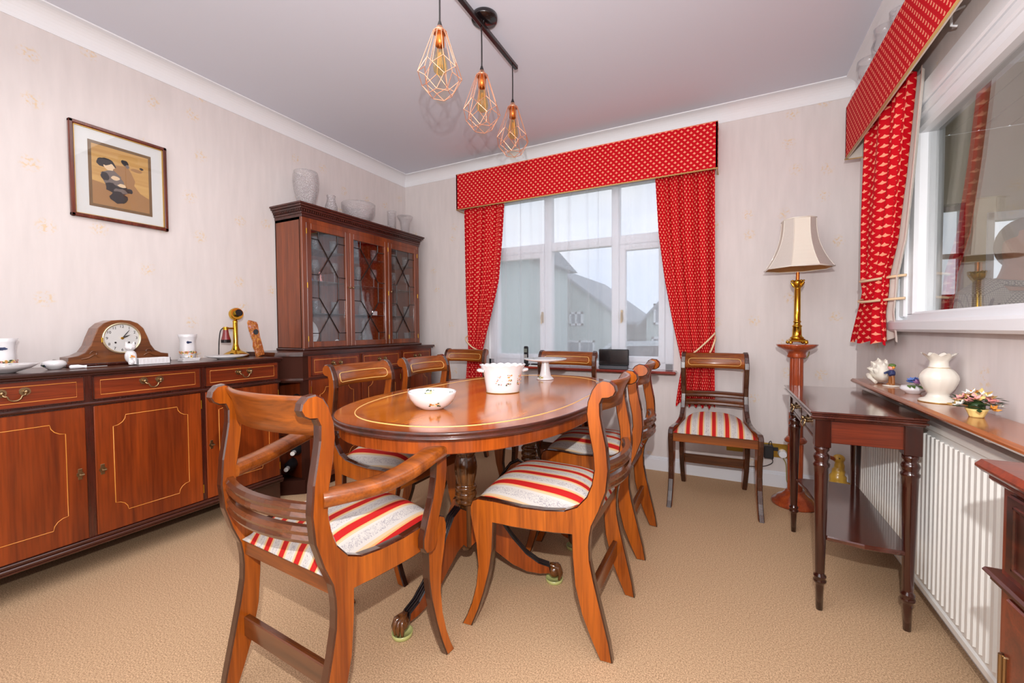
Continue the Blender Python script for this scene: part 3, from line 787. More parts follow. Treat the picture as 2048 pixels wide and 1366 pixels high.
tag(b.build('serving_bowl', PRINT, None, (-.992, 1.278, ZT)), 'low white china bowl with flower sprigs at the near end of the table', 'bowl')
# scalloped planter
pl = thing('planter', 'white china planter with scalloped rim and flower sprays on the table', 'planter', (-.945, 1.758, ZT), rad(36))
def scal(x, y, z, a, k_):
    if k_ in (6, 7, 8): z = z+.006*abs(sin(a*9))-.003; q = 1+.02*abs(sin(a*9)); x *= q; y *= q
    return x, y, z
b = B().lathe([(.0, 0), (.074, 0), (.077, .004), (.080, .03), (.086, .07), (.093, .105), (.104, .128), (.106, .131), (.101, .130), (.090, .105), (.082, .06), (.076, .012), (.0, .008)], 72, sx=1.02, sy=.80, fn=scal, cap=False)
for i, (a, w_, n_) in enumerate(((-1.85, .020, 16), (-1.35, .024, 26), (-.7, .026, 30), (.1, .02, 16))):
    x, y = .0885*cos(a)*1.02, .0885*sin(a)*.8
    for q in range(3): spray(b, x+q*.004-.004, y, .045+q*.018, (cos(a)/1.02, sin(a)/.8, -.12), (0, 0, 1), .012, n_//3, 30+i*3+q, mats=(1, 2, 4, 6, 2), sz=.0035)
b.build('bowl_body', PRINT, pl)
for s_ in (-1, 1):
    B().tube([(s_*.092, -.028, .104), (s_*.112, -.022, .106), (s_*.118, 0, .106), (s_*.112, .022, .106), (s_*.092, .028, .104)], .007, 8).build('handle', m_china, pl)
b = B().tube([(.0784*cos(2*pi*i/40)*1.02, .0784*sin(2*pi*i/40)*.80, .0025) for i in range(40)], .0012, 5, 0, True); b.build('gilt_line', m_gold, pl)
# cake stand
cs = thing('cake_stand', 'white china cake stand with a floral plate beyond the planter', 'cake stand', (-.955, 2.31, ZT))
b = B().lathe([(.0, 0), (.050, 0), (.052, .003), (.046, .010), (.034, .020), (.028, .05), (.022, .095), (.021, .104), (.0, .104)], 36, cap=False)
on_oval(b, .043, 1, 1, .012, -1.9, .018, 16, 51, slope=-1, mats=(4, 3, 6)); b.build('stem', PRINT, cs)
def wav(x, y, z, a, k_):
    if 2 <= k_ <= 4: q = 1+.018*abs(sin(a*6)); x *= q; y *= q
    return x, y, z
b = B().lathe([(.0, .104), (.06, .105), (.118, .116), (.126, .123), (.120, .124), (.06, .113), (.0, .112)], 60, fn=wav, cap=False)
for i in range(5): spray(b, .095*cos(i*1.26+.4), .095*sin(i*1.26+.4), .1205, (0, 0, 1), (0, 1, 0), .014, 9, 60+i, mats=(4, 3, 1, 6), sz=.003)
b.build('plate', PRINT, cs)

# ------------------------------------------------------------------ sideboard (left wall)
SX = -2.44
sb = thing('sideboard', 'long inlaid mahogany sideboard against the left wall', 'sideboard')
Y0, Y1 = -.10, 1.640
B().box(XL+.004, SX, Y0, Y1, .150, .868).build('carcass', m_darkz, sb)
b = B().box(XL+.002, SX+.022, Y0-.015, Y1+.015, .872, .888, 0, .004).box(XL+.002, SX+.012, Y0-.01, Y1+.008, .862, .873, 0, .003); b.build('top', m_dark, sb)
b = B().box(XL+.01, SX+.020, Y0-.01, Y1+.008, .132, .146, 0, .004).box(XL+.01, SX+.012, Y0-.01, Y1+.005, .146, .160, 0, .003).box(XL+.01, SX+.016, Y0-.01, Y1+.006, .122, .132, 0, .003); b.build('base_moulding', m_dark, sb)
b = B().box(XL+.01, SX+.014, Y0, Y1+.008, .734, .748, 0, .005); b.build('drawer_ledge', m_dark, sb)
for yy0, yy1 in ((Y0, Y0+.16), (Y1-.16, Y1)): B().box(XL+.01, SX-.006, yy0, yy1, 0, .125, 0, .004).build('bracket_foot', m_darkz, sb)
B().box(XL+.01, XL+.05, Y0+.16, Y1-.16, 0, .125).build('plinth', m_rack, sb)
def ribbon(pts, parent, mat, r_=.0016, nm='inlay', closed=True): return B().tube(pts, r_, 5, 0, closed).build(nm, mat, parent)
def notched(y0, y1, z0, z1, c, x, conc=True):
    P = []
    for (cy, cz, a0) in ((y0, z0, 90), (y1, z0, 180), (y1, z1, 270), (y0, z1, 0)):
        seg = [(cy+c*cos(rad(a0-90*i/4)), cz+c*sin(rad(a0-90*i/4))) for i in range(5)]
        P += [(x, a, b_) for a, b_ in seg]
    return P
def bail(parent, x, y, z, w_=.062, mat=m_oldbrass):
    h = B()
    for s_ in (-1, 1):
        h.tube([(x-.001, y+s_*w_/2, z), (x+.003, y+s_*w_/2, z)], .016, 16); h.tube([(x+.003, y+s_*w_/2, z), (x+.014, y+s_*w_/2, z)], .006, 10); h.ball((x+.014, y+s_*w_/2, z), .008, 10)
    w2_ = w_/2
    pts = [(x+.014, y-w2_, z), (x+.018, y-w2_+.004, z-.012), (x+.02, y-w2_*.62, z-.014), (x+.02, y-w2_*.5, z-.024), (x+.02, y-w2_*.2, z-.031), (x+.02, y+w2_*.2, z-.031), (x+.02, y+w2_*.5, z-.024), (x+.02, y+w2_*.62, z-.014), (x+.018, y+w2_-.004, z-.012), (x+.014, y+w2_, z)]
    h.tube(smooth_path(pts, 4), .0032, 8); return h.build('handle', mat, parent)
def door(parent, y0, y1, z0, z1, x, keyside, mat=m_side, c=.045, key=True, hinge=True):
    d = B().box(x, x+.008, y0, y1, z0, z1, 0, .002).build('door', mat, parent)
    mg = .062 if y1-y0 > .3 else .045
    ribbon(notched(y0+mg, y1-mg, z0+.075, z1-.055, c, x+.0082), d, m_inlay)
    if key:
        ky = y1-.022 if keyside > 0 else y0+.022; kz = (z0+z1)/2-.0
        B().tube([(x+.008, ky, kz), (x+.0105, ky, kz)], .012, 12).box(x+.007, x+.0095, ky-.007, ky+.007, kz-.022, kz+.024, 0, .001).tube([(x+.01, ky, kz), (x+.024, ky, kz)], .003, 8).tube([(x+.024, ky-.008, kz), (x+.024, ky+.008, kz)], .004, 8).build('keyhole_plate', m_oldbrass, d)
    if hinge:
        hy = y0-.002 if keyside > 0 else y1+.002
        for hz in (z0+.06, z1-.06): B().tube([(x+.008, hy, hz-.022), (x+.008, hy, hz+.022)], .0028, 6).build('hinge', m_brass, d)
    return d
def drawer(parent, y0, y1, z0, z1, x, mat=m_sideh, hand=True):
    d = B().box(x, x+.008, y0, y1, z0, z1, 0, .002).build('drawer', mat, parent)
    t = .0025
    fr = B().box(x+.006, x+.012, y0, y1, z1-t, z1).box(x+.006, x+.012, y0, y1, z0, z0+t).box(x+.006, x+.012, y0, y0+t, z0, z1).box(x+.006, x+.012, y1-t, y1, z0, z1); fr.build('cock_bead', m_dark, d)
    i = .024; ribbon([(x+.0082, y0+i, z0+i*.8), (x+.0082, y1-i, z0+i*.8), (x+.0082, y1-i, z1-i*.8), (x+.0082, y0+i, z1-i*.8)], d, m_inlay, .0014)
    if hand: bail(d, x+.009, (y0+y1)/2, (z0+z1)/2+.012)
    return d
for i, (a, c_) in enumerate(((-.08, .335), (.36, .762), (.79, 1.205), (1.228, 1.628))):
    drawer(sb, a, c_, .757, .858, SX)
    door(sb, a, c_, .164, .728, SX, 1 if i in (0, 1) else -1)

# things on the sideboard
ZS = .8885
ck = thing('mantel_clock', 'wooden hump-backed mantel clock with a silvered dial on the sideboard', 'clock', (-2.70, .975, ZS))
half = [(.0, .219), (.035, .216), (.065, .203), (.088, .178), (.104, .135), (.116, .095), (.134, .065), (.16, .050), (.192, .044), (.192, .026), (.198, .022), (.198, .006), (.190, .0)]
poly = [(y, z) for y, z in half]+[(-y, z) for y, z in half[::-1][:-1]]
body = B().prism(poly, lambda y, z, c: (-.055, y, z), lambda y, z, c: (.045-c, y, z), 0, 1, .003); body.build('case', [m_clock, m_clock], ck)
B().box(-.062, .052, -.202, .202, .0, .014, 0, .004).build('base', m_darkz, ck)
def disc(b, x, y, z, r_, mi=0, n=40, th=.002): return b.tube([(x, y, z), (x+th, y, z)], r_, n, mi, smooth=False)
dl = disc(B(), .044, 0, .129, .070).build('dial', m_silver, ck)
B().tube([(.048, .072*cos(2*pi*i/48), .129+.072*sin(2*pi*i/48)) for i in range(48)], .0045, 8, 0, True).build('bezel', m_palebrass, ck)
nb = B()
def txt(name, s_, size, mat, parent, loc, rot, ext=.0003, align='CENTER'):
    c = bpy.data.curves.new(name, 'FONT'); c.body = s_; c.size = size; c.extrude = ext; c.align_x = align; c.align_y = 'CENTER'; c.materials.append(mat)
    o = bpy.data.objects.new(name, c); COL.objects.link(o); dg = bpy.context.evaluated_depsgraph_get(); me = bpy.data.meshes.new_from_object(o.evaluated_get(dg)); bpy.data.objects.remove(o); o = bpy.data.objects.new(name, me); COL.objects.link(o)
    if not me.materials: me.materials.append(mat)
    o.parent = parent; o.location = loc; o.rotation_euler = rot; return o
for h_ in range(1, 13):
    a = rad(90-30*h_); txt('numeral', str(h_), .018, m_black, dl, (.0465, .057*cos(a), .129+.057*sin(a)), (rad(90), 0, rad(90)))
for ang, L, w_ in ((36, .050, .0016), (62, .034, .0026)):
    a = rad(90-ang); B().tube([(.0485, 0, .129), (.0485, L*.55*cos(a), .129+L*.55*sin(a)), (.0485, L*cos(a), .129+L*sin(a))], [w_, w_*1.4, .0006], 6).build('hand', m_black, ck)
hb_ = B(); disc(hb_, .0462, -.026, .108, .004, 0, 12).build('winding_hole', m_black, ck); disc(B(), .0462, .026, .108, .004, 0, 12).build('winding_hole', m_black, ck)
disc(B(), .046, 0, .129, .006, 0, 14, .005).build('centre_boss', m_brass, ck)
ca = B()
for s_ in (-1, 1):
    ca.tube(smooth_path([(.045, s_*.085, .040), (.046, s_*.105, .052), (.046, s_*.125, .040), (.045, s_*.15, .034)], 5), [.004]*16, 6)
    ca.tube(smooth_path([(.045, s_*.10, .046), (.046, s_*.095, .065), (.046, s_*.11, .070), (.045, s_*.12, .058)], 5), [.003]*16, 6)
ca.build('carving', m_clock, ck)
B().box(.044, .052, -.078, -.072, .110, .134, 0, .001).build('hinge', m_brass, ck)
# floral vases
VP = [(.0, 0), (.026, 0), (.030, .006), (.033, .03), (.033, .06), (.032, .09), (.035, .112), (.041, .128), (.039, .128), (.031, .105), (.030, .03), (.0, .01)]
def vase(k_, lab, loc, seed):
    b = B().lathe([(r_*k_, z*k_) for r_, z in VP], 36, cap=False)
    for i in range(6): on_oval(b, .0333*k_, 1, 1, .036*k_, -2.0+i*.75, .013*k_, 15, seed+i, slope=0, mats=(1, 2, 3, 4, 6), sz=.004*k_)
    for dx in (-.004, .003, .008): spray(b, .0335*k_*cos(-.25), .0335*k_*sin(-.25), .088*k_, (1, -.25, 0), (0, 0, 1), .008*k_, 4, seed+int(dx*1000), mats=(5,), sz=.004*k_)
    return tag(b.build('vase', PRINT, None, loc), lab, 'vase')
vase(1.06, 'white china vase with flowers and a blue butterfly at the left end of the sideboard', (-2.69, .600, ZS), 100)
vase(1.12, 'small white flowered vase between the clock and the candlestick telephone', (-2.72, 1.288, ZS), 140)
# plate bowl left
b = B().lathe([(.0, 0), (.03, 0), (.035, .003), (.07, .016), (.098, .034), (.092, .034), (.06, .016), (.0, .008)], 48, cap=False)
for i in range(7): spray(b, .085*cos(i*.9), .085*sin(i*.9), .030, (0, 0, 1), (0, 1, 0), .01, 6, 70+i, mats=(4, 5), sz=.003)
tag(b.build('dish', PRINT, None, (-2.55, .568, ZS)), 'shallow white china dish in front of the larger vase', 'dish')
b = B().lathe([(.0, 0), (.020, 0), (.024, .004), (.036, .014), (.040, .022), (.036, .032), (.026, .038), (.0, .041)], 36, cap=False)
spray(b, 0, 0, .0405, (0, 0, 1), (0, 1, 0), .012, 10, 81, mats=(1, 3, 4)); on_oval(b, .0395, 1, 1, .018, -1.2, .012, 8, 82, slope=.3, mats=(5, 4))
tag(b.build('trinket_pot', PRINT, None, (-2.60, .722, ZS)), 'round white lidded trinket pot left of the clock', 'pot')
kn = thing('letter_opener', 'letter opener with a white china handle lying before the clock', 'letter opener', (-2.535, .757, ZS))
B().tube([(0, .0, .009), (.004, .018, .009), (.006, .035, .008), (.008, .045, .007)], [.0085, .009, .006, .0075], 12).ball((0, 0, .009), .0088, 12).build('handle', m_china, kn)
B().box(.004, .012, .045, .115, .004, .0065, 0, .001).build('blade', m_silver, kn)
ct = thing('cat_trinket_dish', 'white china cat sitting at the end of a small oblong dish', 'figurine', (-2.545, .965, ZS)); ct.scale = (1.2, 1.2, 1.2)
b = B().ball((0, 0, .035), .020, 16, 0, (1, .95, 1.35)).ball((.004, -.002, .072), .016, 16, 0, (1, 1.1, .9)).ball((.016, -.004, .012), .011, 12).ball((-.012, .016, .016), .014, 12)
for s_ in (-1, 1): b.tube([(.003, -.002+s_*.010, .080), (.003, -.002+s_*.013, .094)], [.007, .001], 8)
b.ball((.018, -.006, .068), .006, 8).tube([(.012, -.008, .045), (.018, -.008, .004)], .006, 8).tube([(.012, .006, .045), (.018, .006, .004)], .006, 8)
spray(b, .020, -.002, .035, (1, 0, .2), (0, 0, 1), .009, 8, 91, mats=(6, 1), sz=.003); b.build('cat', PRINT, ct)
b = B(); T = [(-.022, 0), (.022, 0)]
b.box(-.022, .022, .02, .115, 0, .004, 0, .001)
for (x0_, x1_, y0_, y1_) in ((-.024, -.020, .012, .125), (.020, .024, .012, .125)): b.box(x0_, x1_, y0_, y1_, .001, .026, 0, .001)
b.box(-.024, .024, .012, .016, .001, .026, 0, .001).box(-.024, .024, .121, .125, .001, .026, 0, .001)
for i in range(7): b.box(.0235, .0255, .028+i*.013, .032+i*.013, .002, .022)
b.build('dish', m_china, ct)
# stacked cards/boxes
b = B().lathe([(.0, 0), (.018, 0), (.021, .003), (.022, .012), (.0, .014)], 24, (0, 0, .016), cap=False); spray(b, .0215, -.004, .024, (1, -.2, 0), (0, 0, 1), .01, 8, 95, mats=(1, 4, 6))
bx = B().box(-.026, .026, -.04, .04, 0, .008, 0, .001).box(-.024, .028, -.038, .042, .0085, .0155, 0, .001)
o = thing('trinket_boxes', 'small lidded white china box on a white tray before the second vase', 'trinket box', (-2.60, 1.235, ZS)); bx.build('tray', m_china, o); b.build('lidded_box', PRINT, o)
b = B().lathe([(.0, 0), (.045, 0), (.048, .003), (.085, .010), (.106, .020), (.103, .021), (.08, .013), (.0, .006)], 48, cap=False)
tag(b.build('plate', m_china, None, (-2.575, 1.415, ZS)), 'plain white china plate before the brass telephone', 'plate')
# candlestick telephone
tp = thing('candlestick_telephone', 'brass candlestick telephone with a maroon receiver on the sideboard', 'telephone', (-2.71, 1.545, ZS)); tp.scale = (1.12, 1.12, 1.12)
b = B().lathe([(.0, 0), (.062, 0), (.066, .006), (.062, .014), (.045, .026), (.026, .034), (.020, .042), (.016, .052), (.0125, .07), (.0115, .19), (.013, .20), (.0, .205)], 36, cap=False)
b.build('stand', m_brass, tp)
b = B().tube([(.0, .002, .235), (.018, .000, .238), (.026, -.002, .239)], [.034, .034, .030], 32).tube([(.0, 0, .205), (.004, 0, .235)], .012, 12); b.build('transmitter', m_brass, tp)
B().tube([(.024, -.002, .239), (.036, -.003, .241), (.046, -.004, .243)], [.010, .014, .019], 24).build('mouthpiece', m_black, tp)
b = B().tube([(.0, 0, .158), (.006, -.045, .158)], .005, 10).tube([(.006, -.040, .158), (.018, -.048, .160), (.020, -.062, .160), (.006, -.066, .160)], .0045, 8); b.build('hook', m_brass, tp)
b = B().tube([(.008, -.055, .166), (.008, -.055, .150)], [.010, .014], 16); b.build('receiver_cap', m_brass, tp)
b = B().tube([(.008, -.055, .152), (.010, -.056, .12), (.012, -.057, .095)], [.012, .017, .023], 20); b.build('receiver', m_maroon, tp)
B().tube([(.012, -.057, .095), (.012, -.057, .080)], [.024, .023], 20).build('earpiece', m_black, tp)
B().tube(smooth_path([(.004, -.066, .160), (.0, -.078, .14), (.004, -.088, .08), (.01, -.094, .003)], 6), .0028, 6).build('cord', m_cable, tp)
# carved wooden board leaning on the cabinet
def carved():
    M = Mat('painted_carved_wood').set(Roughness=.5); z = M.n('TexNoise', Scale=30.0, Detail=2.0); z.inputs['Distortion'].default_value = 2.0; M.l(M.obj(), z.inputs['Vector'])
    r_ = M.n('ValToRGB'); r_.color_ramp.interpolation = 'CONSTANT'; e = r_.color_ramp.elements; e[0].color = lin((160, 84, 34)); e[1].color = lin((206, 140, 62)); e[1].position = .5
    for p_, c_ in ((.56, (140, 40, 60)), (.60, (214, 180, 190)), (.63, (196, 124, 50))):
        q = e.new(p_); q.color = lin(c_)
    M.l(z.outputs['Fac'], r_.inputs[0]); M.l(r_.outputs[0], M.b.inputs['Base Color']); return M.m
wb = thing('carved_board', 'narrow painted carved wooden board leaning against the cabinet side', 'ornament', (-2.62, 1.640, ZS)); wb.rotation_euler = (rad(12), 0, rad(8))
pf = [(-.022, .004), (.030, .004), (.028, .06), (.024, .12), (.026, .20), (.022, .215), (-.020, .235), (-.032, .22), (-.030, .16), (-.020, .10), (-.028, .07), (-.022, .04)]
B().prism([(y, z) for y, z in pf], lambda y, z, c: (-.010, y, z), lambda y, z, c: (.010-c, y, z), 0, 0, .003).build('panel', carved(), wb)
B().tube([(.009, -.002, .158), (.0125, -.002, .158)], .017, 16).build('roundel', m_black, wb)

# ------------------------------------------------------------------ display cabinet
cb = thing('display_cabinet', 'tall glazed mahogany display cabinet in the left corner', 'cabinet')
CX = -2.40; BY0, BY1 = 1.668, 3.085; CY = 1.775
def plan(z0, z1, d, mi=0):
    pts = [(XL+.004, BY0-d*.2), (-2.53+d, BY0-d*.2), (CX+d, CY-d*.6), (CX+d, BY1+d), (XL+.004, BY1+d)]
    return B().prism(pts, lambda x, y, c: (x, y, z0), lambda x, y, c: (x, y, z1), mi)
plan(.895, .912, .022).build('base_top', m_dark, cb)
plan(.885, .896, .012).build('top_moulding', m_dark, cb)
b = B().box(XL+.004, CX, CY+.04, BY1, .06, .886).build('base_carcass', m_cabd, cb)
# canted open bottle rack
b = B(); b.prism([(-2.53, BY0), (-2.535, BY0+.012), (CX-.01, CY+.012), (CX, CY)], lambda x, y, c: (x, y, .72), lambda x, y, c: (x, y, .886))
b.prism([(-2.53, BY0), (-2.535, BY0+.05), (CX-.02, CY+.03), (CX, CY)], lambda x, y, c: (x, y, .0), lambda x, y, c: (x, y, .09))
b.box(CX-.03, CX, CY, CY+.04, .0, .886); b.box(XL+.01, -2.53, BY0, BY0+.012, 0, .886)
b.prism([(-2.53, BY0), (-2.53, CY+.04), (CX-.02, CY+.04), (CX, CY)], lambda x, y, c: (x, y, .36), lambda x, y, c: (x, y, .372))
b.build('bottle_rack', m_rack, cb)
plan(.732, .745, .012).build('ledge_moulding', m_dark, cb)
plan(.0, .075, -.02).build('plinth', m_rack, cb)
for i, (a, c_) in enumerate(((1.83, 2.235), (2.255, 2.665), (2.685, 3.07))):
    drawer(cb, a, c_, .755, .875, CX, m_cabd, True); door(cb, a, c_, .095, .725, CX, -1 if i else 1, m_side, key=i != 0)
# bottles in the rack
for i, (bx_, by_, bz_) in enumerate(((-2.46, 1.745, .60), (-2.485, 1.725, .46), (-2.46, 1.745, .27), (-2.49, 1.72, .17))):
    d = Vector((.62, -.78, 0)); p = Vector((bx_, by_, bz_))
    t_ = thing('wine_bottle', 'dark wine bottle lying in the cabinet rack, %s' % ('topmost', 'second down', 'third down', 'lowest')[i], 'bottle', (0, 0, 0), 0, 'wine bottles in the rack')
    B().tube([tuple(p-d*.0+Vector((0, 0, 0))), tuple(p-d*.02), tuple(p-d*.04), tuple(p-d*.12)], [.013, .014, .033, .034], 14).build('bottle_body', m_blackp, t_)
    B().tube([tuple(p+d*.035), tuple(p)], .0135, 12).build('foil_cap', m_silver, t_)
# upper part
UX = -2.53; UY0, UY1 = 1.885, 3.085; Z0, Z1 = .912, 1.815
b = B().box(XL+.004, UX-.02, UY0, UY0+.018, Z0, Z1).box(XL+.004, UX-.02, UY1-.018, UY1, Z0, Z1).box(XL+.004, XL+.012, UY0, UY1, Z0, Z1).box(XL+.004, UX-.02, UY0, UY1, Z0, Z0+.02).box(XL+.004, UX-.02, UY0, UY1, Z1-.02, Z1)
for yy in (2.285, 2.69): b.box(XL+.01, UX-.022, yy-.009, yy+.009, Z0, Z1)
b.build('upper_carcass', m_cab, cb)
B().box(UX-.03, UX, UY0, UY0+.035, Z0, Z1, 0, .003).build('stile', m_cab, cb); B().box(UX-.03, UX, UY1-.03, UY1, Z0, Z1, 0, .003).build('stile', m_cab, cb)
B().box(UX-.03, UX, UY0+.03, UY1-.03, Z1-.035, Z1, 0, .002).build('frieze', m_cab, cb)
B().box(XL+.004, UX+.014, UY0-.014, UY1+.014, Z0, Z0+.016, 0, .005).build('waist_moulding', m_dark, cb)
co_ = B()
for z0_, z1_, d in ((1.812, 1.832, .004), (1.832, 1.846, .010), (1.862, 1.876, .022), (1.876, 1.890, .032), (1.890, 1.902, .040)):
    co_.box(XL+.004, UX+d, UY0-d, UY1+d, z0_, z1_, 0, .002)
cor = co_.build('cornice', m_dark, cb)
de = B().box(XL+.004, UX+.008, UY0-.008, UY1+.008, 1.846, 1.862)
y = UY0-.012
while y < UY1+.01: de.box(UX+.006, UX+.018, y, y+.009, 1.847, 1.861); y += .017
x = XL+.01
while x < UX+.01: de.box(x, x+.009, UY0-.018, UY0-.006, 1.847, 1.861); x += .017
de.build('dentil_course', m_dark, cor)
def gdoor(y0, y1, z0, z1, hinge_left, knob):
    fx0, fx1 = UX-.018, UX+.002; w_ = .038
    d = B().box(fx0, fx1, y0, y0+w_, z0, z1, 0, .003).box(fx0, fx1, y1-w_, y1, z0, z1, 0, .003).box(fx0, fx1, y0+w_-.002, y1-w_+.002, z1-.045, z1, 0, .003).box(fx0, fx1, y0+w_-.002, y1-w_+.002, z0, z0+.040, 0, .003).build('glazed_door', m_cab, cb)
    a, c_ = y0+w_, y1-w_; lo, hi = z0+.040, z1-.045
    B().box(fx0+.006, fx0+.009, a-.004, c_+.004, lo-.004, hi+.004).build('pane', m_cabpane, d)
    W_, H = c_-a, hi-lo
    def q(s, t): return (fx0+.012, a+s*W_, lo+t*H)
    g = B(); L = lambda *pts: g.tube([q(*p) for p in pts], .0034, 6, 0, smooth=False)
    for (c0, sg) in ((0.0, 1), (1.0, -1)):
        x = .22 if c0 == 0 else .78
        L((c0, .925), (x, .925), (.5, .765), (1-x if False else (1-x), .605), (1-c0, .605))
        L((c0, .395), (x, .395), (.5, .235), ((1-x), .075), (1-c0, .075))
        L((x, .925), (x, 1)); L((x, .075), (x, 0)); L((x, .605), (x, .395))
    g.build('astragal_bars', m_black, d)
    hy = y0+.001 if hinge_left else y1-.001
    for hz in (z0+.06, (z0+z1)/2, z1-.06): B().tube([(fx1+.001, hy, hz-.018), (fx1+.001, hy, hz+.018)], .0026, 6).build('hinge', m_brass, d)
    ky = y1-.014 if hinge_left else y0+.014
    if knob: B().tube([(fx1, ky, 1.37), (fx1+.010, ky, 1.37)], .004, 8).ball((fx1+.015, ky, 1.37), .008, 12).build('knob', m_oldbrass, d)
gdoor(1.918, 2.283, .932, 1.782, True, True); gdoor(2.287, 2.688, .932, 1.782, False, True); gdoor(2.692, 3.060, .932, 1.782, False, True)
for z_ in (1.17, 1.40, 1.62):
    for a, c_ in ((1.905, 2.275), (2.295, 2.68), (2.70, 3.065)): B().box(XL+.02, UX-.035, a, c_, z_-.005, z_).build('glass_shelf', m_shelfglass, cb)
# glassware inside
def goblet(h=.15, r_=.030): return [(.0, 0), (r_*.9, 0), (r_*.85, .003), (.004, .010), (.004, h*.45), (r_*.7, h*.55), (r_, h*.72), (r_*.92, h), (r_*.86, h), (r_*.9, h*.72), (.0, h*.56)]
def tumbler(h=.09, r_=.030): return [(.0, 0), (r_*.85, 0), (r_, h), (r_*.93, h), (r_*.8, .006), (.0, .006)]
def decanter(h=.2, r_=.038): return [(.0, 0), (r_, 0), (r_*1.05, h*.3), (r_*.6, h*.5), (.012, h*.62), (.012, h*.74), (.018, h*.77), (.008, h*.79), (.018, h*.88), (.0, h)]
protos = {}
def glassware(kind, prof, x, y, z, lab, cat, grp, mat):
    if kind not in protos:
        o_ = B().lathe(prof, 18, cap=False).build(kind, mat); protos[kind] = o_
    else:
        o_ = protos[kind].copy(); COL.objects.link(o_)
    o_.location = (x, y, z); tag(o_, lab, cat, grp)
rnd = random.Random(11)
bays = ((1.905, 2.275, 'first'), (2.295, 2.68, 'middle'), (2.70, 3.065, 'third'))
rows = ((Z0+.021, 'floor'), (1.171, 'lowest glass shelf'), (1.401, 'middle glass shelf'), (1.621, 'top glass shelf'))
for bi, (a, c_, bn) in enumerate(bays):
    for ri, (z_, rn) in enumerate(rows):
        if bi == 0 and ri == 0: continue
        kind = ('goblet', 'tumbler', 'goblet', 'decanter')[(bi*2+ri) % 4] if ri else ('decanter', 'decanter', 'tumbler')[bi]
        if ri == 3 and kind == 'decanter': kind = 'tumbler'
        lab = {'goblet': 'stemmed crystal glass', 'tumbler': 'small crystal tumbler', 'decanter': 'cut glass decanter'}[kind]+' on the %s of the %s glazed bay' % (rn, bn)
        prof = {'goblet': goblet(), 'tumbler': tumbler(), 'decanter': decanter()}[kind]
        n_ = 3 if kind == 'decanter' else 4
        for i in range(n_):
            glassware(kind, prof, XL+.10+.09*(i % 2)+rnd.uniform(-.01, .01), a+.055+(c_-a-.11)*i/(n_-1), z_, lab+', '+('leftmost', 'second from left', 'third from left', 'rightmost')[i if i < n_-1 else 3], {'goblet': 'glass', 'tumbler': 'glass', 'decanter': 'decanter'}[kind], 'glassware in the %s bay, %s' % (bn, rn), m_crystal)
pt = B().tube([(-.004, 0, .105), (.004, 0, .105)], [.104, .105], 40).tube([(.003, 0, .105), (.006, 0, .105)], [.070, .066], 36); pt = pt.build('standing_plate', m_china, None, (-2.70, 2.04, Z0+.022)); pt.rotation_euler = (0, rad(-10), 0)
tag(pt, 'large white plate standing on edge behind the first glazed door', 'plate')
b = B().tube([(0, .018*cos(t*2*pi/20), .020+.018*sin(t*2*pi/20)) for t in range(20)], .006, 8, 0, True); tag(b.build('napkin_ring', m_china, None, (-2.60, 2.215, Z0+.026)), 'white china ring behind the first glazed door', 'ring')
for i, (yy, zz, m__, nm, lb) in enumerate(((2.02, 1.401, m_bl, 'figurine', 'small blue and white figurine behind the first glazed door'), (2.10, 1.401, m_pk, 'figurine', 'small pink figurine behind the first glazed door'), (2.79, 1.171, m_ye, 'figurine', 'small yellow flowered ornament behind the third glazed door'), (2.79, .934, m_or, 'figurine', 'small orange figurine at the bottom of the third glazed bay'))):
    tag(B().lathe([(.0, 0), (.017, 0), (.015, .01), (.009, .035), (.012, .045), (.006, .052), (.009, .06), (.008, .07), (.0, .075)], 16, cap=False).build(nm, [m__], None, (-2.63, yy, zz)), lb, 'figurine')
b = B().box(-.002, .002, -.026, .026, 0, .034, 0, .001); tag(b.build('place_card', m_china, None, (-2.60, 2.60, 1.1715)), 'small white card on a shelf behind the middle glazed door', 'card')
# crystal on top of the cabinet
ZT2 = 1.9025
def cry(name, prof, loc, lab, cat, n=40, mat=None, **kw):
    return tag(B().lathe(prof, n, cap=False, **kw).build(name, mat or m_crystal, None, loc), lab, cat)
cry('crystal_vase', [(.0, 0), (.045, 0), (.050, .01), (.062, .06), (.078, .13), (.086, .19), (.084, .235), (.078, .262), (.072, .262), (.078, .23), (.078, .19), (.068, .12), (.045, .015), (.0, .012)], (-2.655, 2.02, ZT2), 'tall cut crystal vase standing at the front corner of the cabinet top', 'vase')
cry('hurricane_glass', [(.0, 0), (.030, 0), (.018, .012), (.020, .02), (.038, .035), (.046, .055), (.044, .08), (.032, .115), (.028, .14), (.033, .158), (.030, .158), (.026, .14), (.030, .112), (.041, .08), (.042, .055), (.0, .028)], (-2.66, 2.235, ZT2), 'small bulbous clear glass between the tall vase and the bowl', 'glass')
cry('crystal_bowl', [(.0, 0), (.055, 0), (.06, .006), (.098, .035), (.120, .08), (.130, .13), (.131, .162), (.125, .162), (.122, .13), (.110, .08), (.085, .036), (.0, .012)], (-2.66, 2.50, ZT2), 'large cut crystal bowl on top of the display cabinet', 'bowl', 52)
cry('crystal_vase', [(.0, 0), (.038, 0), (.038, .18), (.041, .20), (.036, .20), (.034, .18), (.034, .012), (.0, .01)], (-2.665, 2.885, ZT2), 'straight cylindrical crystal vase near the room corner', 'vase')
cry('crystal_vase', [(.0, 0), (.045, 0), (.030, .012), (.036, .03), (.040, .09), (.046, .14), (.072, .185), (.070, .188), (.042, .142), (.036, .09), (.030, .03), (.0, .022)], (-2.64, 3.03, ZT2), 'flared trumpet crystal vase closest to the room corner', 'vase')
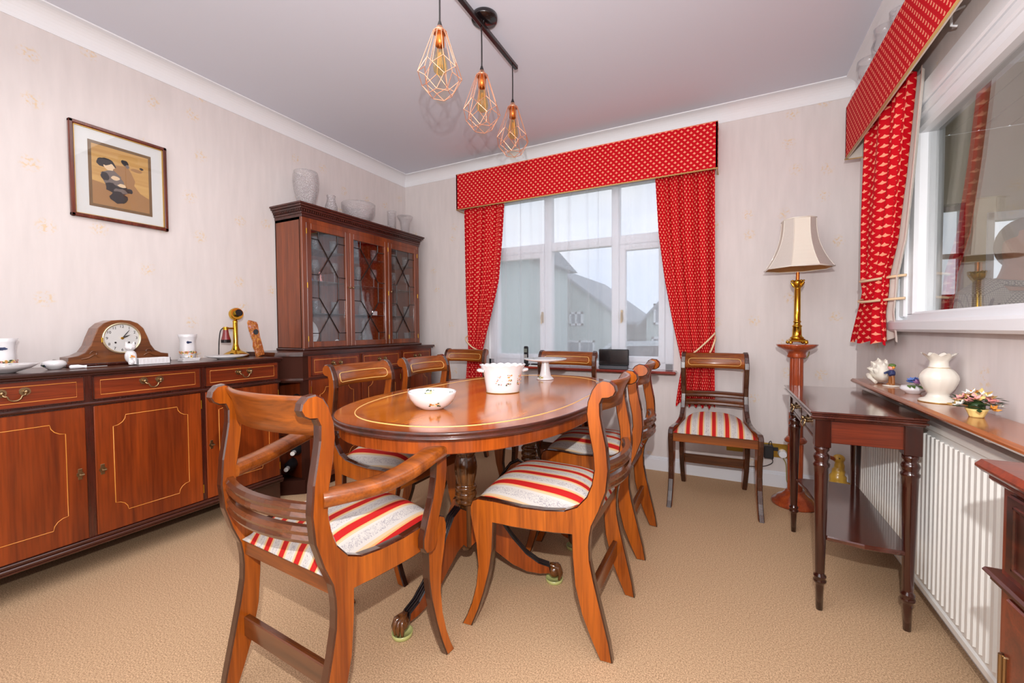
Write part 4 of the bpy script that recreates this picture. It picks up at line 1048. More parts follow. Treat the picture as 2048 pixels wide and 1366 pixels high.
cry('crystal_ashtray', [(.0, 0), (.04, 0), (.052, .03), (.046, .03), (.036, .008), (.0, .007)], (-2.60, 2.72, ZT2), 'low crystal dish beyond the large bowl on the cabinet top', 'dish')

# ------------------------------------------------------------------ framed picture
pc = thing('framed_picture', 'framed print of a seated child in a white mount on the left wall', 'picture', (XL, 1.05, 1.84)); 
hw, hh = .198, .231
b = B()
for (y0_, y1_, z0_, z1_) in ((-hw, hw, hh-.018, hh), (-hw, hw, -hh, -hh+.018), (-hw, -hw+.018, -hh, hh), (hw-.018, hw, -hh, hh)):
    b.box(.002, .022, y0_, y1_, z0_, z1_, 0, .004)
b.build('frame', m_frame, pc)
b = B()
for (y0_, y1_, z0_, z1_) in ((-hw+.018, hw-.018, hh-.021, hh-.018), (-hw+.018, hw-.018, -hh+.018, -hh+.021), (-hw+.018, -hw+.021, -hh+.018, hh-.018), (hw-.021, hw-.018, -hh+.018, hh-.018)): b.box(.006, .016, y0_, y1_, z0_, z1_)
b.build('gilt_slip', m_gold, pc)
B().box(.002, .008, -hw+.015, hw-.015, -hh+.015, hh-.015).build('mount', m_mat, pc)
p_och = wood('print_ochre', (176, 130, 66), (208, 170, 106), 'y', 3, .5, 0, .1); p_brn = plain('print_brown', (112, 86, 56), .5); p_dk = plain('print_black', (40, 36, 38), .5); p_md = plain('print_shadow', (158, 118, 76), .5); p_lt = plain('print_pale', (222, 196, 160), .5); p_gy = plain('print_grey', (112, 102, 98), .5)
b = B()
def flat(poly, mi, x): b.add([(x, y_*1.0, z_) for y_, z_ in poly], [list(range(len(poly)))], mi)
def uvp(px_, py_):  # print coordinates: 0..1 across, 0..1 down
    return (-.128+px_*.256, .160-py_*.325)
def PP(lst, mi, x): flat([uvp(*p) for p in lst][::-1], mi, x)
PP([(0, 0), (1, 0), (1, 1), (0, 1)], 1, .0084)
PP([(.05, .045), (.95, .045), (.95, .955), (.05, .955)], 0, .0087)
PP([(.05, .60), (.95, .72), (.95, .955), (.05, .955)], 3, .0089)
PP([(.36, .30), (.60, .27), (.66, .36), (.72, .48), (.70, .55), (.80, .66), (.95, .72), (.95, .80), (.6, .72), (.36, .55)], 3, .0091)
def blob(cx, cy, rx, ry, mi, x, seed, n_=14):
    rn = random.Random(seed); PP([(cx+rx*cos(2*pi*i/n_)*rn.uniform(.78, 1.12), cy+ry*sin(2*pi*i/n_)*rn.uniform(.78, 1.12)) for i in range(n_)], mi, x)
blob(.27, .30, .16, .085, 2, .0093, 1); blob(.31, .345, .085, .06, 4, .0095, 2); blob(.24, .28, .11, .055, 2, .0097, 3)
blob(.34, .52, .17, .13, 5, .0093, 4); blob(.24, .50, .07, .07, 2, .0096, 5); blob(.44, .55, .10, .07, 5, .0096, 12); blob(.40, .50, .07, .035, 4, .0098, 6); blob(.42, .66, .20, .10, 2, .0095, 7); blob(.48, .69, .14, .04, 5, .0097, 8); blob(.50, .60, .07, .03, 4, .0099, 13); blob(.45, .80, .15, .10, 2, .0099, 9)
blob(.62, .66, .055, .04, 2, .0099, 10); blob(.56, .22, .06, .05, 2, .0095, 11); blob(.60, .27, .035, .03, 5, .0097, 14); blob(.83, .25, .035, .02, 2, .0095, 15); blob(.75, .30, .10, .03, 3, .0093, 16)
b.build('print', [p_och, p_brn, p_dk, p_md, p_lt, p_gy], pc)
B().box(.0125, .0135, -hw+.018, hw-.018, -hh+.018, hh-.018).build('glass', m_pane, pc)

# ------------------------------------------------------------------ ceiling pendant
LX = -1.035; LYC = 1.738
lf = thing('ceiling_light', 'black bar ceiling light with three copper cage pendants', 'ceiling light', (LX, LYC, 0))
B().box(-.011, .011, -.37, .37, 2.470, 2.492, 0, .003).build('bar', m_black, lf)
B().lathe([(.0, 2.508), (.058, 2.508), (.062, 2.514), (.062, 2.528), (.0, 2.529)], 40, (0.005, .02, 0), cap=False).tube([(0.0, .02, 2.49), (0, .02, 2.512)], .008, 10).build('ceiling_rose', m_black, lf)
for dy in (-.327, 0, .322):
    B().tube([(0, dy, 2.475), (.001, dy, 2.38), (0, dy, 2.285)], .0032, 8).tube([(0, dy, 2.290), (0, dy, 2.268)], [.004, .011], 12).build('cable', m_cable, lf)
    ps = B().lathe([(.0, 2.268), (.011, 2.268), (.016, 2.258), (.024, 2.248), (.026, 2.243), (.0, 2.243)][::-1], 24, (0, dy, 0), cap=False).build('cage_cap', m_copper, lf)
    B().lathe([(.0, 2.190), (.018, 2.190), (.018, 2.243), (.0, 2.243)], 24, (0, dy, 0), cap=False).build('socket', m_coppers, lf)
    g = B(); R0, z0_ = .027, 2.244; RA, zA = .066, 2.118; RB, zB = .090, 2.075; RC, zC = .078, 2.042; RD, zD = .046, 1.998
    N = 6; W_ = lambda a_, b_: g.tube([a_, b_], .0016, 6)
    pt_ = lambda R_, k_, z_: (R_*cos(2*pi*k_/N+.3), dy+R_*sin(2*pi*k_/N+.3), z_)
    g.tube([pt_(R0, i/4, z0_) for i in range(N*4)], .0022, 6, 0, True)
    for k_ in range(N):
        W_(pt_(R0, k_, z0_), pt_(RA, k_, zA)); W_(pt_(R0, k_+.5, z0_), pt_(RB, k_+.5, zB))
        W_(pt_(RA, k_, zA), pt_(RB, k_+.5, zB)); W_(pt_(RA, k_, zA), pt_(RB, k_-.5, zB)); 
        W_(pt_(RA, k_, zA), pt_(RC, k_, zC)) if False else None
        W_(pt_(RB, k_+.5, zB), pt_(RC, k_, zC)); W_(pt_(RB, k_-.5, zB), pt_(RC, k_, zC))
        W_(pt_(RC, k_, zC), pt_(RD, k_+.5, zD)); W_(pt_(RC, k_, zC), pt_(RD, k_-.5, zD)); W_(pt_(RD, k_+.5, zD), pt_(RD, k_-.5, zD))
    g.build('wire_cage', m_copper, lf)
    bl = B().lathe([(.0, 2.078), (.014, 2.080), (.025, 2.090), (.029, 2.106), (.026, 2.130), (.017, 2.162), (.013, 2.190), (.0, 2.190)], 24, (0, dy, 0), cap=False).build('bulb', m_bulb, lf)
    fb = B()
    for k_ in range(6):
        a_ = k_*pi/3; fb.tube([(.004*cos(a_), dy+.004*sin(a_), 2.165), (.010*cos(a_), dy+.010*sin(a_), 2.105)], .0008, 4)
    fb.build('filament', m_filament, bl)

# ------------------------------------------------------------------ brass lamp on pedestal stand
PX, PY = .372, 2.955
ps = thing('pedestal_stand', 'tall fluted mahogany torchere stand near the right corner', 'stand', (PX, PY, 0))
prof = [(.0, 0), (.118, 0), (.122, .008), (.118, .022), (.100, .030), (.090, .045), (.066, .058), (.052, .075), (.046, .085), (.0, .085)]
B().lathe(prof, 40, cap=False).build('foot', m_ped, ps)
B().lathe([(.038, .085), (.040, .37)], 96, flute=.10, nf=14, cap=False).build('shaft', m_ped, ps)
B().lathe([(.0, .365), (.045, .365), (.056, .375), (.058, .385), (.050, .395), (.043, .405), (.0, .405)], 40, cap=False).build('collar', m_ped, ps)
B().lathe([(.037, .405), (.033, .875)], 96, flute=.10, nf=14, cap=False).build('shaft', m_ped, ps)
B().lathe([(.0, .870), (.045, .870), (.050, .880), (.046, .892), (.050, .903), (.070, .915), (.096, .932), (.104, .945), (.104, .950), (.0, .947)], 48, cap=False).build('top', m_ped, ps)
lm = thing('table_lamp', 'brass column table lamp with a cream panelled shade on the stand', 'lamp', (PX, PY, .9505), rad(5))
b = B().box(-.046, .046, -.046, .046, .014, .026, 0, .004).box(-.036, .036, -.036, .036, .026, .032, 0, .003)
b.build('base', m_brass, lm)
for sx_ in (-1, 1):
    for sy_ in (-1, 1):
        B().ball((sx_*.038, sy_*.038, .011), .011, 10).tube([(sx_*.036, sy_*.036, .018), (sx_*.044, sy_*.044, .004)], [.006, .004], 8).build('paw_foot', m_brass, lm)
B().lathe([(.0, .032), (.034, .032), (.036, .038), (.026, .046), (.024, .056), (.022, .10), (.025, .103), (.025, .108), (.018, .112), (.016, .125), (.020, .128), (.020, .133), (.0165, .137), (.0165, .20), (.0155, .325), (.018, .33), (.0, .33)], 36, cap=False).build('column', m_brass, lm)
b = B().lathe([(.0, .328), (.018, .328), (.021, .345), (.026, .36), (.024, .372), (.0, .375)], 24, cap=False)
for k_ in range(8):
    a_ = k_*pi/4; b.tube([(.018*cos(a_), .018*sin(a_), .334), (.026*cos(a_), .026*sin(a_), .350), (.034*cos(a_), .034*sin(a_), .362)], [.005, .006, .003], 8); b.ball((.030*cos(a_+.4), .030*sin(a_+.4), .370), .006, 8)
b.build('capital', m_brass, lm)
B().tube([(0, 0, .372), (0, 0, .42)], .009, 12).build('lamp_holder', m_coppers, lm)
# square shade with cut corners, concave sides
SZ0, SZ1 = .440, .722
def ring(t):
    w_ = lerp(.160, .078, 1-(1-t)**2.3)  # half width rises concavely
    z = SZ0+(SZ1-SZ0)*t; c_ = w_*lerp(.42, .50, t)
    L_ = [(w_, -c_), (w_, c_), (c_, w_), (-c_, w_), (-w_, c_), (-w_, -c_), (-c_, -w_), (c_, -w_)]
    return [(x_, y_, z) for x_, y_ in L_]
b = B(); P = []; NT = 12
for i in range(NT+1): P += ring(i/NT)
fs = []; mm = []
for i in range(NT):
    for k_ in range(8): fs.append([i*8+k_, i*8+(k_+1) % 8, (i+1)*8+(k_+1) % 8, (i+1)*8+k_]); mm.append(1 if k_ % 2 else 0)
b.add(P, fs, mm, False)
Q = [(x_*.985, y_*.985, z_) for x_, y_, z_ in P]; b.add(Q, [f[::-1] for f in fs], 2)
sh = b.build('lamp_shade', [m_shade, m_lace, m_shadein], lm)
tr = B().tube(ring(0), .004, 6, 0, True).tube(ring(1), .004, 6, 0, True)
for k_ in range(8): tr.tube([ring(i/NT)[k_] for i in range(NT+1)], .0022, 5)
tr.build('shade_trim', m_cream, sh)
fr_ = B()
for k_ in range(0, 8, 2): fr_.tube([(0, 0, .50), ring(.12)[k_]], .0015, 4)
fr_.build('shade_carrier', m_brass, sh)
B().tube(smooth_path([(.02, .045, .012), (.06, .085, .004), (.085, .10, -.05), (.06, .085, -.09), (.0, .060, -.07)], 6), .003, 6).build('flex', m_olive, lm)

# ------------------------------------------------------------------ corner console table
cn = thing('console_table', 'dark mahogany console table with turned legs beside the radiator', 'table')
TXa, TXb, TYa, TYb = .275, .598, 1.835, 2.625
b = B()
for d, z0_, z1_ in ((0, .738, .746), (-.005, .730, .738), (.0, .722, .730), (-.006, .716, .722)): b.box(TXa-d*0+(-d), TXb+d, TYa-d, TYb+d, z0_, z1_, 0, .003)
b.build('tabletop', m_contop, cn)
LX0, LX1, LY0, LY1 = .318, .566, 1.885, 2.555
B().box(LX0-.008, LX1, LY0-.012, LY0+.010, .628, .716, 0, .002).build('side_apron', m_console, cn); B().box(LX0-.008, LX1, LY1-.010, LY1+.012, .628, .716, 0, .002).build('side_apron', m_console, cn)
B().box(LX1-.01, LX1+.01, LY0, LY1, .628, .716).build('back_apron', m_console, cn)
B().box(LX0-.010, LX0+.010, LY0, LY1, .628, .716, 0, .002).box(LX0-.016, LX0-.006, LY0+.02, LY1-.02, .622, .632, 0, .003).build('front_apron', m_darkz, cn)
for (a, c_) in ((LY0+.030, (LY0+LY1)/2-.010), ((LY0+LY1)/2+.010, LY1-.030)):
    d = B().box(LX0-.018, LX0-.008, a, c_, .640, .706, 0, .003).build('drawer', m_darkz, cn)
    ym = (a+c_)/2; x_ = LX0-.018
    h = B()
    h.tube([(x_, ym, .678), (x_-.004, ym, .678)], .016, 14)
    for s_ in (-1, 1): h.tube([(x_, ym+s_*.03, .676), (x_-.012, ym+s_*.03, .676)], .005, 8); h.ball((x_-.012, ym+s_*.03, .676), .008, 8)
    h.tube(smooth_path([(x_-.012, ym-.03, .676), (x_-.018, ym-.032, .655), (x_-.018, ym, .650), (x_-.018, ym+.032, .655), (x_-.012, ym+.03, .676)], 4), .0035, 8); h.build('handle', m_oldbrass, d)
LP = [(.0, 0), (.011, 0), (.013, .09), (.014, .10), (.020, .105), (.021, .112), (.016, .118), (.020, .124), (.020, .130), (.014, .136), (.015, .145), (.022, .50), (.023, .535), (.026, .540), (.026, .548), (.020, .555), (.024, .566), (.026, .574), (.023, .582), (.017, .590), (.024, .600), (.023, .612), (.0, .614)]
for lx in (LX0, LX1):
    for ly in (LY0, LY1):
        lg = B().lathe(LP, 24, (lx, ly, 0), cap=False).box(lx-.024, lx+.024, ly-.024, ly+.024, .612, .716, 0, .002); lg.build('leg', m_conleg, cn)
P = [(LX1, LY0)]
sh = [(LX1+.01, LY0-.005), (LX1-.03, LY0-.018), ((LX0+LX1)/2, LY0-.022), (LX0+.02, LY0-.002), (LX0+.004, LY0+.02), (LX0+.03, LY0+.16), (LX0+.040, (LY0+LY1)/2), (LX0+.03, LY1-.16), (LX0+.004, LY1-.02), (LX0+.02, LY1), ((LX0+LX1)/2, LY1+.015), (LX1+.01, LY1+.005)]
B().prism(sh, lambda x, y, c: (x, y, .262+c), lambda x, y, c: (x, y, .280-c), 0, 0, .004).build('shelf', m_contop, cn)

# ------------------------------------------------------------------ radiator, shelf over it, ornaments
rd = thing('radiator', 'white ribbed panel radiator under the internal window', 'radiator')
RYa, RYb, rx = .95, 2.76, .632
b = B().box(rx+.004, rx+.02, RYa, RYb, .10, .715, 0, .004); b.box(rx-.002, rx+.012, RYa, RYb, .10, .128, 0, .005); b.box(rx-.002, rx+.012, RYa, RYb, .690, .718, 0, .005); b.box(rx+.045, rx+.055, RYa+.01, RYb-.01, .11, .70)
b.build('panel', m_rad, rd)
y = RYa+.03
rib = None
while y < RYb-.02:
    if rib is None:
        rib = B().prism([(-.0105, .0), (-.007, .008), (.007, .008), (.0105, .0)], lambda u, h_, c: (rx+.004-h_, u, .145), lambda u, h_, c: (rx+.004-h_, u, .672)); rib = rib.build('rib', m_rad, rd); rib.location.y = y
    else:
        c_ = rib.copy(); COL.objects.link(c_); c_.location.y = y
    y += .0325
b = B().box(rx+.004, rx+.060, RYa+.004, RYb-.004, .712, .722, 0, .002); b.build('grille', m_rad, rd)
B().box(rx-.004, rx+.060, RYb, RYb+.004, .10, .722, 0, .002).build('end_panel', m_rad, rd)
for yy in (1.3, 2.4): B().box(rx+.05, XR-.001, yy, yy+.03, .2, .6).build('wall_bracket', m_rad, rd)
B().tube([(rx+.03, RYb+.02, .16), (rx+.03, RYb+.02, 0.0)], .0075, 10).tube([(rx+.03, RYb, .14), (rx+.03, RYb+.02, .14), (rx+.03, RYb+.045, .14)], .013, 12).build('valve', m_white, rd)
s_ = thing('radiator_shelf', 'varnished wooden shelf above the radiator', 'shelf')
B().box(.566, XR-.002, 1.14, 2.68, .768, .790, 0, .008).build('shelf_board', m_shelf, s_)
B().box(XR-.03, XR-.002, 1.2, 2.62, .735, .768).build('batten', m_lining, s_)
for yy in (1.5, 2.1, 2.6): B().box(.60, XR-.002, yy, yy+.02, .752, .768).build('shelf_bracket', m_lining, s_)
ZR = .7905
# shell
sh = B()
sh.ball((0, 0, .042), .045, 24, 0, (.75, 1.35, .92), fn=lambda q: Vector((q.x*(1-.35*q.y*q.y), q.y, q.z))*(1+.04*sin(14*q.y)))
for i in range(6):      # whorls narrowing to the spire
    sh.ball((0, .030+.0105*i, .040-.002*i), .030-.0045*i, 14, 0, (.9, .35, 1))
sh.tube(smooth_path([(-.020, -.058, .006), (-.034, -.030, .020), (-.036, .005, .026), (-.028, .030, .018)], 5), [.006]*5+[.009]*6+[.006]*5, 8)
for y_, n_, L_ in ((-.040, 5, .020), (-.018, 6, .026), (.006, 6, .026), (.028, 5, .020), (.044, 4, .014)):
    R_ = .040*math.sqrt(max(.05, 1-(y_/.054)**2))
    for k_ in range(n_):
        a_ = rad(-10+200*(k_+.3)/n_); d_ = Vector((cos(a_)*.8, .25*(1 if y_ > 0 else -1), sin(a_)))
        c_ = Vector((R_*.68*cos(a_), y_, .040+R_*.82*sin(a_))); sh.tube([tuple(c_), tuple(c_+d_*L_*.72)], [.0135, .0015], 7)
tag(sh.build('conch_shell', m_shell, None, (.640, 2.505, ZR), rad(-8)), 'spiky cream conch shell at the far end of the radiator shelf', 'shell').scale = (1.15, 1.3, 1.25)
# figurine: small gnome-like child with green cap (generic)
fg = thing('figurine', 'small painted figurine with a green cap beside the shell', 'figurine', (.645, 2.375, ZR), rad(-70))
B().lathe([(.0, 0), (.030, 0), (.031, .004), (.0, .006)], 20, cap=False).build('base', m_cream, fg)
b = B().tube([(-.008, 0, .006), (-.008, 0, .035), (-.004, 0, .045)], [.007, .006, .008], 8).tube([(.008, 0, .006), (.008, 0, .035), (.004, 0, .045)], [.007, .006, .008], 8).ball((-.008, -.004, .008), .008, 8, 0, (1, 1.4, .8)).ball((.008, -.004, .008), .008, 8, 0, (1, 1.4, .8)); b.build('boots', plain('brown_glaze', (150, 92, 44), .4), fg)
b = B().ball((0, 0, .056), .014, 12, 0, (1, .9, 1.2)).tube([(-.012, 0, .064), (-.022, -.008, .056), (-.012, -.018, .056)], .005, 8).tube([(.012, 0, .064), (.022, -.008, .056), (.014, -.018, .054)], .005, 8); b.build('coat', m_navy, fg)
B().ball((0, -.002, .080), .011, 12).ball((0, -.013, .079), .0025, 6).build('head', m_pk, fg)
B().ball((0, .001, .090), .013, 12, 0, (1.1, 1, .65)).build('cap', m_gr, fg)
B().ball((-.012, -.002, .082), .006, 8).ball((.012, -.002, .082), .006, 8).build('hair', m_or, fg)
# blue flower pot
fp = thing('china_flower_pot', 'low white china pot of blue and purple china flowers', 'ornament', (.648, 2.15, ZR))
B().lathe([(.0, 0), (.022, 0), (.024, .005), (.036, .012), (.040, .020), (.034, .030), (.020, .033), (.0, .033)], 32, cap=False).build('pot', m_china, fp)
def flower(b, c, d, r_, mi, n_=6, k_=.45):
    d = Vector(d).normalized(); t_ = d.cross(Vector((0, 0, 1)) if abs(d.z) < .9 else Vector((1, 0, 0))).normalized(); u_ = d.cross(t_); c = Vector(c)
    for i in range(n_):
        a_ = 2*pi*i/n_; e = t_*cos(a_)+u_*sin(a_); f_ = d.cross(e)
        P = [c, c+e*r_*.55-f_*r_*.34+d*r_*.15, c+e*r_+d*r_*k_, c+e*r_*.55+f_*r_*.34+d*r_*.15]
        b.add(P, [(0, 1, 2, 3)], mi, False); b.add([p-d*.0015 for p in P], [(3, 2, 1, 0)], mi)
    b.ball(tuple(c+d*r_*.12), r_*.2, 6, mi)
b = B(); rn = random.Random(4)
for i in range(16): a_ = rn.uniform(0, 6.28); q = rn.uniform(0, .020); flower(b, (q*cos(a_), -.010+q*sin(a_)+.006, .044+rn.uniform(0, .012)), (cos(a_)*.5, sin(a_)*.5, 1), .013, 0)
b.build('blue_flower', m_bl, fp)
b = B(); flower(b, (.004, -.036, .046), (-.3, -.5, 1), .016, 0, 7); flower(b, (.012, -.030, .050), (.3, -.5, 1), .012, 0); b.build('purple_flower', plain('purple_petal', (140, 96, 140), .5), fp)
b = B()
for (x_, y_) in ((-.01, -.045), (.01, -.05), (-.02, -.035), (.02, .03)): b.add([(0, y_*.4, .034), (x_-.007, y_*.8, .034), (x_, y_*1.15, .026), (x_+.007, y_*.8, .034)], [(0, 1, 2, 3)], 0); b.add([(0, y_*.4, .032), (x_-.007, y_*.8, .032), (x_, y_*1.15, .024), (x_+.007, y_*.8, .032)], [(3, 2, 1, 0)], 0)
b.build('leaf', m_gr, fp)
# cream vase
def fr2(x, y, z, a, k_):
    if 8 <= k_ <= 15: q = 1+.02*abs(cos(a*7)); x *= q; y *= q
    if k_ in (20, 21, 22): q = 1+.10*sin(a*8); x *= q; y *= q; z += .005*sin(a*8)
    return x, y, z
vp = [(.0, 0), (.053, 0), (.056, .004), (.052, .009), (.036, .016), (.031, .024), (.031, .032), (.035, .036), (.044, .052), (.051, .070), (.0545, .086), (.052, .098), (.045, .110), (.038, .118), (.031, .122), (.029, .124), (.031, .127), (.027, .130), (.026, .145), (.030, .158), (.044, .171), (.047, .173), (.043, .171), (.024, .145), (.024, .125), (.0, .12)]
vs_ = thing('vase', 'cream china vase with a ruffled neck on the radiator shelf', 'vase', (.652, 1.945, ZR))
B().lathe([(r_*.92, z*.95) for r_, z in vp], 64, fn=fr2, cap=False).build('vase_body', m_cream, vs_)
for z_, q in ((.1185, .0272), (.001, .051)): B().tube([(q*cos(2*pi*i/32), q*sin(2*pi*i/32), z_) for i in range(32)], .0011, 5, 0, True).build('gilt_line', m_gold, vs_)
# flower basket
fk = thing('china_flower_basket', 'little basket of pink, yellow and white china flowers on the shelf', 'ornament', (.640, 1.665, ZR))
def bk(x, y, z, a, k_): return (x*(1+.03*sin(a*10)), y*(1+.03*sin(a*10)), z)
B().lathe([(.0, 0), (.015, 0), (.016, .004), (.021, .018), (.024, .024), (.020, .024), (.0, .018)], 40, fn=bk, cap=False).build('basket', m_ye, fk)
rn = random.Random(8)
groups = {'yellow_flower': (m_ye, 8, .021), 'pink_flower': (m_pk, 7, .016), 'white_flower': (m_wh, 7, .016), 'orange_flower': (m_or, 5, .014)}
for nm, (mt, n_, r_) in groups.items():
    b = B()
    for i in range(n_):
        a_ = rn.uniform(0, 6.28); q = rn.uniform(.012, .044); h_ = .070-q*.85+rn.uniform(-.01, .012)
        flower(b, (q*cos(a_), q*sin(a_), h_), (cos(a_)*q*22, sin(a_)*q*22, .9), r_, 0, 5, .6)
    b.build(nm, mt, fk)
b = B()
for i in range(60):
    a_ = rn.uniform(0, 6.28); q = rn.uniform(.008, .040); z_ = rn.uniform(.026, .058); c_ = Vector((q*cos(a_), q*sin(a_), z_)); e = Vector((cos(a_), sin(a_), rn.uniform(-.3, .5))).normalized(); f_ = Vector((-sin(a_), cos(a_), 0))
    P = [c_, c_+e*.010-f_*.006, c_+e*.022, c_+e*.010+f_*.006]; b.add(P, [(0, 1, 2, 3)], 0); b.add([p-Vector((0, 0, .001)) for p in P], [(3, 2, 1, 0)], 0)
b.ball((0, 0, .030), .018, 12)
b.build('leaf', m_gr2, fk)
# glass on top of right pelmet
ZP = 2.2955
cry('glass_bowl', [(.0, 0), (.03, 0), (.032, .01), (.05, .04), (.056, .09), (.052, .125), (.048, .125), (.05, .09), (.045, .045), (.0, .012)], (.650, 2.80, ZP), 'clear glass bowl on the right pelmet, farthest back', 'bowl', mat=m_clear)
cry('glass_jug', [(.0, 0), (.035, 0), (.045, .03), (.05, .07), (.036, .11), (.042, .15), (.038, .15), (.032, .11), (.045, .07), (.0, .015)], (.652, 2.58, ZP), 'tall clear glass vessel in the middle of the right pelmet top', 'glass', mat=m_clear)
cry('crystal_tumbler', [(.0, 0), (.03, 0), (.036, .10), (.033, .10), (.027, .01), (.0, .01)], (.650, 2.38, ZP), 'patterned crystal tumbler on the right pelmet, nearest', 'glass')
cry('crystal_stopper', [(.0, 0), (.014, 0), (.010, .02), (.018, .04), (.010, .058), (.0, .06)], (.625, 2.97, ZP), 'tiny crystal stopper at the end of the right pelmet', 'ornament', 16)

# ------------------------------------------------------------------ duck, socket, plugs
dk = thing('wooden_duck', 'tall yellow wooden duck on the carpet by the skirting', 'ornament', (.615, 3.07, 0), rad(20))
b = B().ball((0, 0, .075), .055, 20, 0, (1.35, .85, 1.25)).tube(smooth_path([(-.015, 0, .10), (-.020, 0, .17), (-.012, 0, .225), (-.014, 0, .265)], 5), [.052]*3+[.042]*3+[.032]*3+[.025]*3+[.022]*4, 18).ball((-.016, 0, .272), .028, 16, 0, (1.15, .9, .95)).tube([(.05, 0, .06), (.095, 0, .10)], [.03, .006], 12)
b.build('body', m_duck, dk)
B().tube([(-.036, 0, .270), (-.060, 0, .278), (-.078, 0, .288)], [.013, .010, .006], 10, sx=1.2).build('bill', m_bill, dk)
B().ball((-.026, -.024, .280), .004, 8).ball((-.026, .024, .280), .004, 8).build('eye', m_black, dk)
for s_ in (-1, 1): B().ball((-.01, s_*.022, .012), .02, 10, 0, (1.6, 1, .6)).build('foot', m_duck, dk)
sk = thing('wall_socket', 'brass double wall socket right of the lone chair', 'socket', (.298, YB-.001, .24))
B().box(-.074, .074, -.008, 0, -.045, .045, 0, .003).build('plate', m_socket, sk)
o = thing('adapter_plug', 'black square adapter plugged into the brass socket', 'plug', (.256, YB-.010, .238))
B().box(-.028, .026, -.060, 0, -.042, .040, 0, .005).build('plug_body', m_blackp, o)
B().tube(smooth_path([(.0, -.03, .038), (.004, -.03, .062), (.014, -.03, .066), (.018, -.03, .04)], 5), .0025, 6).build('loop_cord', m_cable, o)
B().tube(smooth_path([(.02, -.03, -.042), (.02, -.03, -.075), (-.03, -.025, -.105), (-.12, -.02, -.118), (-.30, -.018, -.115), (-.42, -.018, -.10)], 5), .0025, 6).build('cord', m_cable, o)
B().box(.02, .055, -.022, -.001, .004, .026, 0, .003).build('switch', m_blackp, o)
o = thing('white_plug', 'round white mains plug in the right side of the brass socket', 'plug', (.335, YB-.010, .226))
B().tube([(0, -.034, 0), (0, 0, 0)], [.022, .027], 24).build('plug_body', m_white, o)
B().tube(smooth_path([(.002, -.02, -.024), (.018, -.022, -.06), (.022, -.02, -.13), (.028, -.02, -.18), (.07, -.03, -.214)], 5), .003, 6).build('cord', m_olive, o)
o = thing('phone_point', 'small brass socket with a cable low behind the lone chair', 'socket', (.06, YB-.001, .235))
B().box(-.05, .05, -.008, 0, -.03, .03, 0, .003).build('plate', m_socket, o)

# ------------------------------------------------------------------ things on the sill
t_ = thing('cordless_phone', 'black cordless phone standing upright in its charger on the sill', 'phone', (-1.475, 3.155, .7425))
B().box(-.030, .030, -.022, .022, 0, .022, 0, .006).build('charger', m_blackp, t_)
B().box(-.019, .019, -.011, .011, .022, .165, 0, .007).build('handset', m_blackp, t_)
B().box(-.014, .014, -.0125, -.0105, .115, .145).build('screen', plain('lcd_grey', (110, 118, 110), .3), t_)
b = B()
for i in range(4):
    for j in range(3): b.box(-.013+j*.0095, -.0065+j*.0095, -.0125, -.0105, .052+i*.012, .060+i*.012)
b.build('keypad', m_silver, t_)
t_ = thing('tablet_screen', 'dark flat screen device standing on the sill by the far chair', 'screen', (-.752, 3.165, .7425), rad(2))
B().box(-.112, .112, -.008, .008, .028, .150, 0, .005).build('bezel', m_blackp, t_)
B().box(-.104, .104, -.0095, -.0075, .036, .142).build('screen', m_black, t_)
B().box(-.108, .108, -.030, .016, 0, .028, 0, .005).build('stand', plain('charcoal_plastic', (72, 74, 80), .5), t_)
tag(B().box(-.09, .09, -.03, .03, 0, .010, 0, .003).build('tablet', m_blackp, None, (-1.70, 3.168, .7425)), 'thin black tablet lying flat on the left of the sill', 'tablet')
t_ = thing('papers', 'small pile of papers and leaflets beside the cordless phone', 'papers', (-1.38, 3.165, .7425), rad(-6))
B().box(-.07, .07, -.028, .028, 0, .006).box(-.066, .074, -.030, .026, .0065, .011).build('leaflet', m_mat, t_)
B().box(-.05, .05, -.02, .024, .0115, .022, 0, .002).build('notebook', m_blackp, t_)

# ------------------------------------------------------------------ foreground cabinet on the right
fc = thing('corner_cupboard', 'dark mahogany cupboard at the right edge of the picture', 'cabinet')
FX, FY0, FY1 = .452, .42, 1.075
B().box(FX, .612, FY0, FY1, .06, .765).build('carcass', m_cabd, fc)
B().box(FX-.030, XR-.002, FY0, FY1+.034, .778, .800, 0, .009).box(FX-.016, XR-.002, FY0, FY1+.016, .764, .779, 0, .005).build('top', m_console, fc)
B().box(FX-.020, .612, FY0, FY1+.020, .590, .600, 0, .004).box(FX-.012, .612, FY0, FY1+.012, .578, .591, 0, .004).build('ledge_moulding', m_dark, fc)
d = B().box(FX-.010, FX+.001, FY0+.01, FY1-.030, .615, .755, 0, .003).build('drawer', m_dark, fc)
B().box(FX-.014, FX-.008, FY0+.03, FY1-.055, .735, .742, 0, .002).box(FX-.014, FX-.008, FY0+.03, FY1-.055, .628, .635, 0, .002).box(FX-.014, FX-.008, FY1-.062, FY1-.055, .628, .742, 0, .002).build('drawer_moulding', m_dark, d)
d = B().box(FX-.010, FX+.001, FY0+.01, FY1-.035, .09, .572, 0, .003).build('door', m_console, fc)
B().box(FX-.014, FX-.006, FY1-.046, FY1-.028, .385, .470, 0, .002).tube([(FX-.014, FY1-.037, .385), (FX-.014, FY1-.037, .470)], .004, 8).build('hinge', m_oldbrass, d)
B().box(FX-.02, .612, FY0, FY1+.015, 0, .06, 0, .005).build('plinth', m_dark, fc)

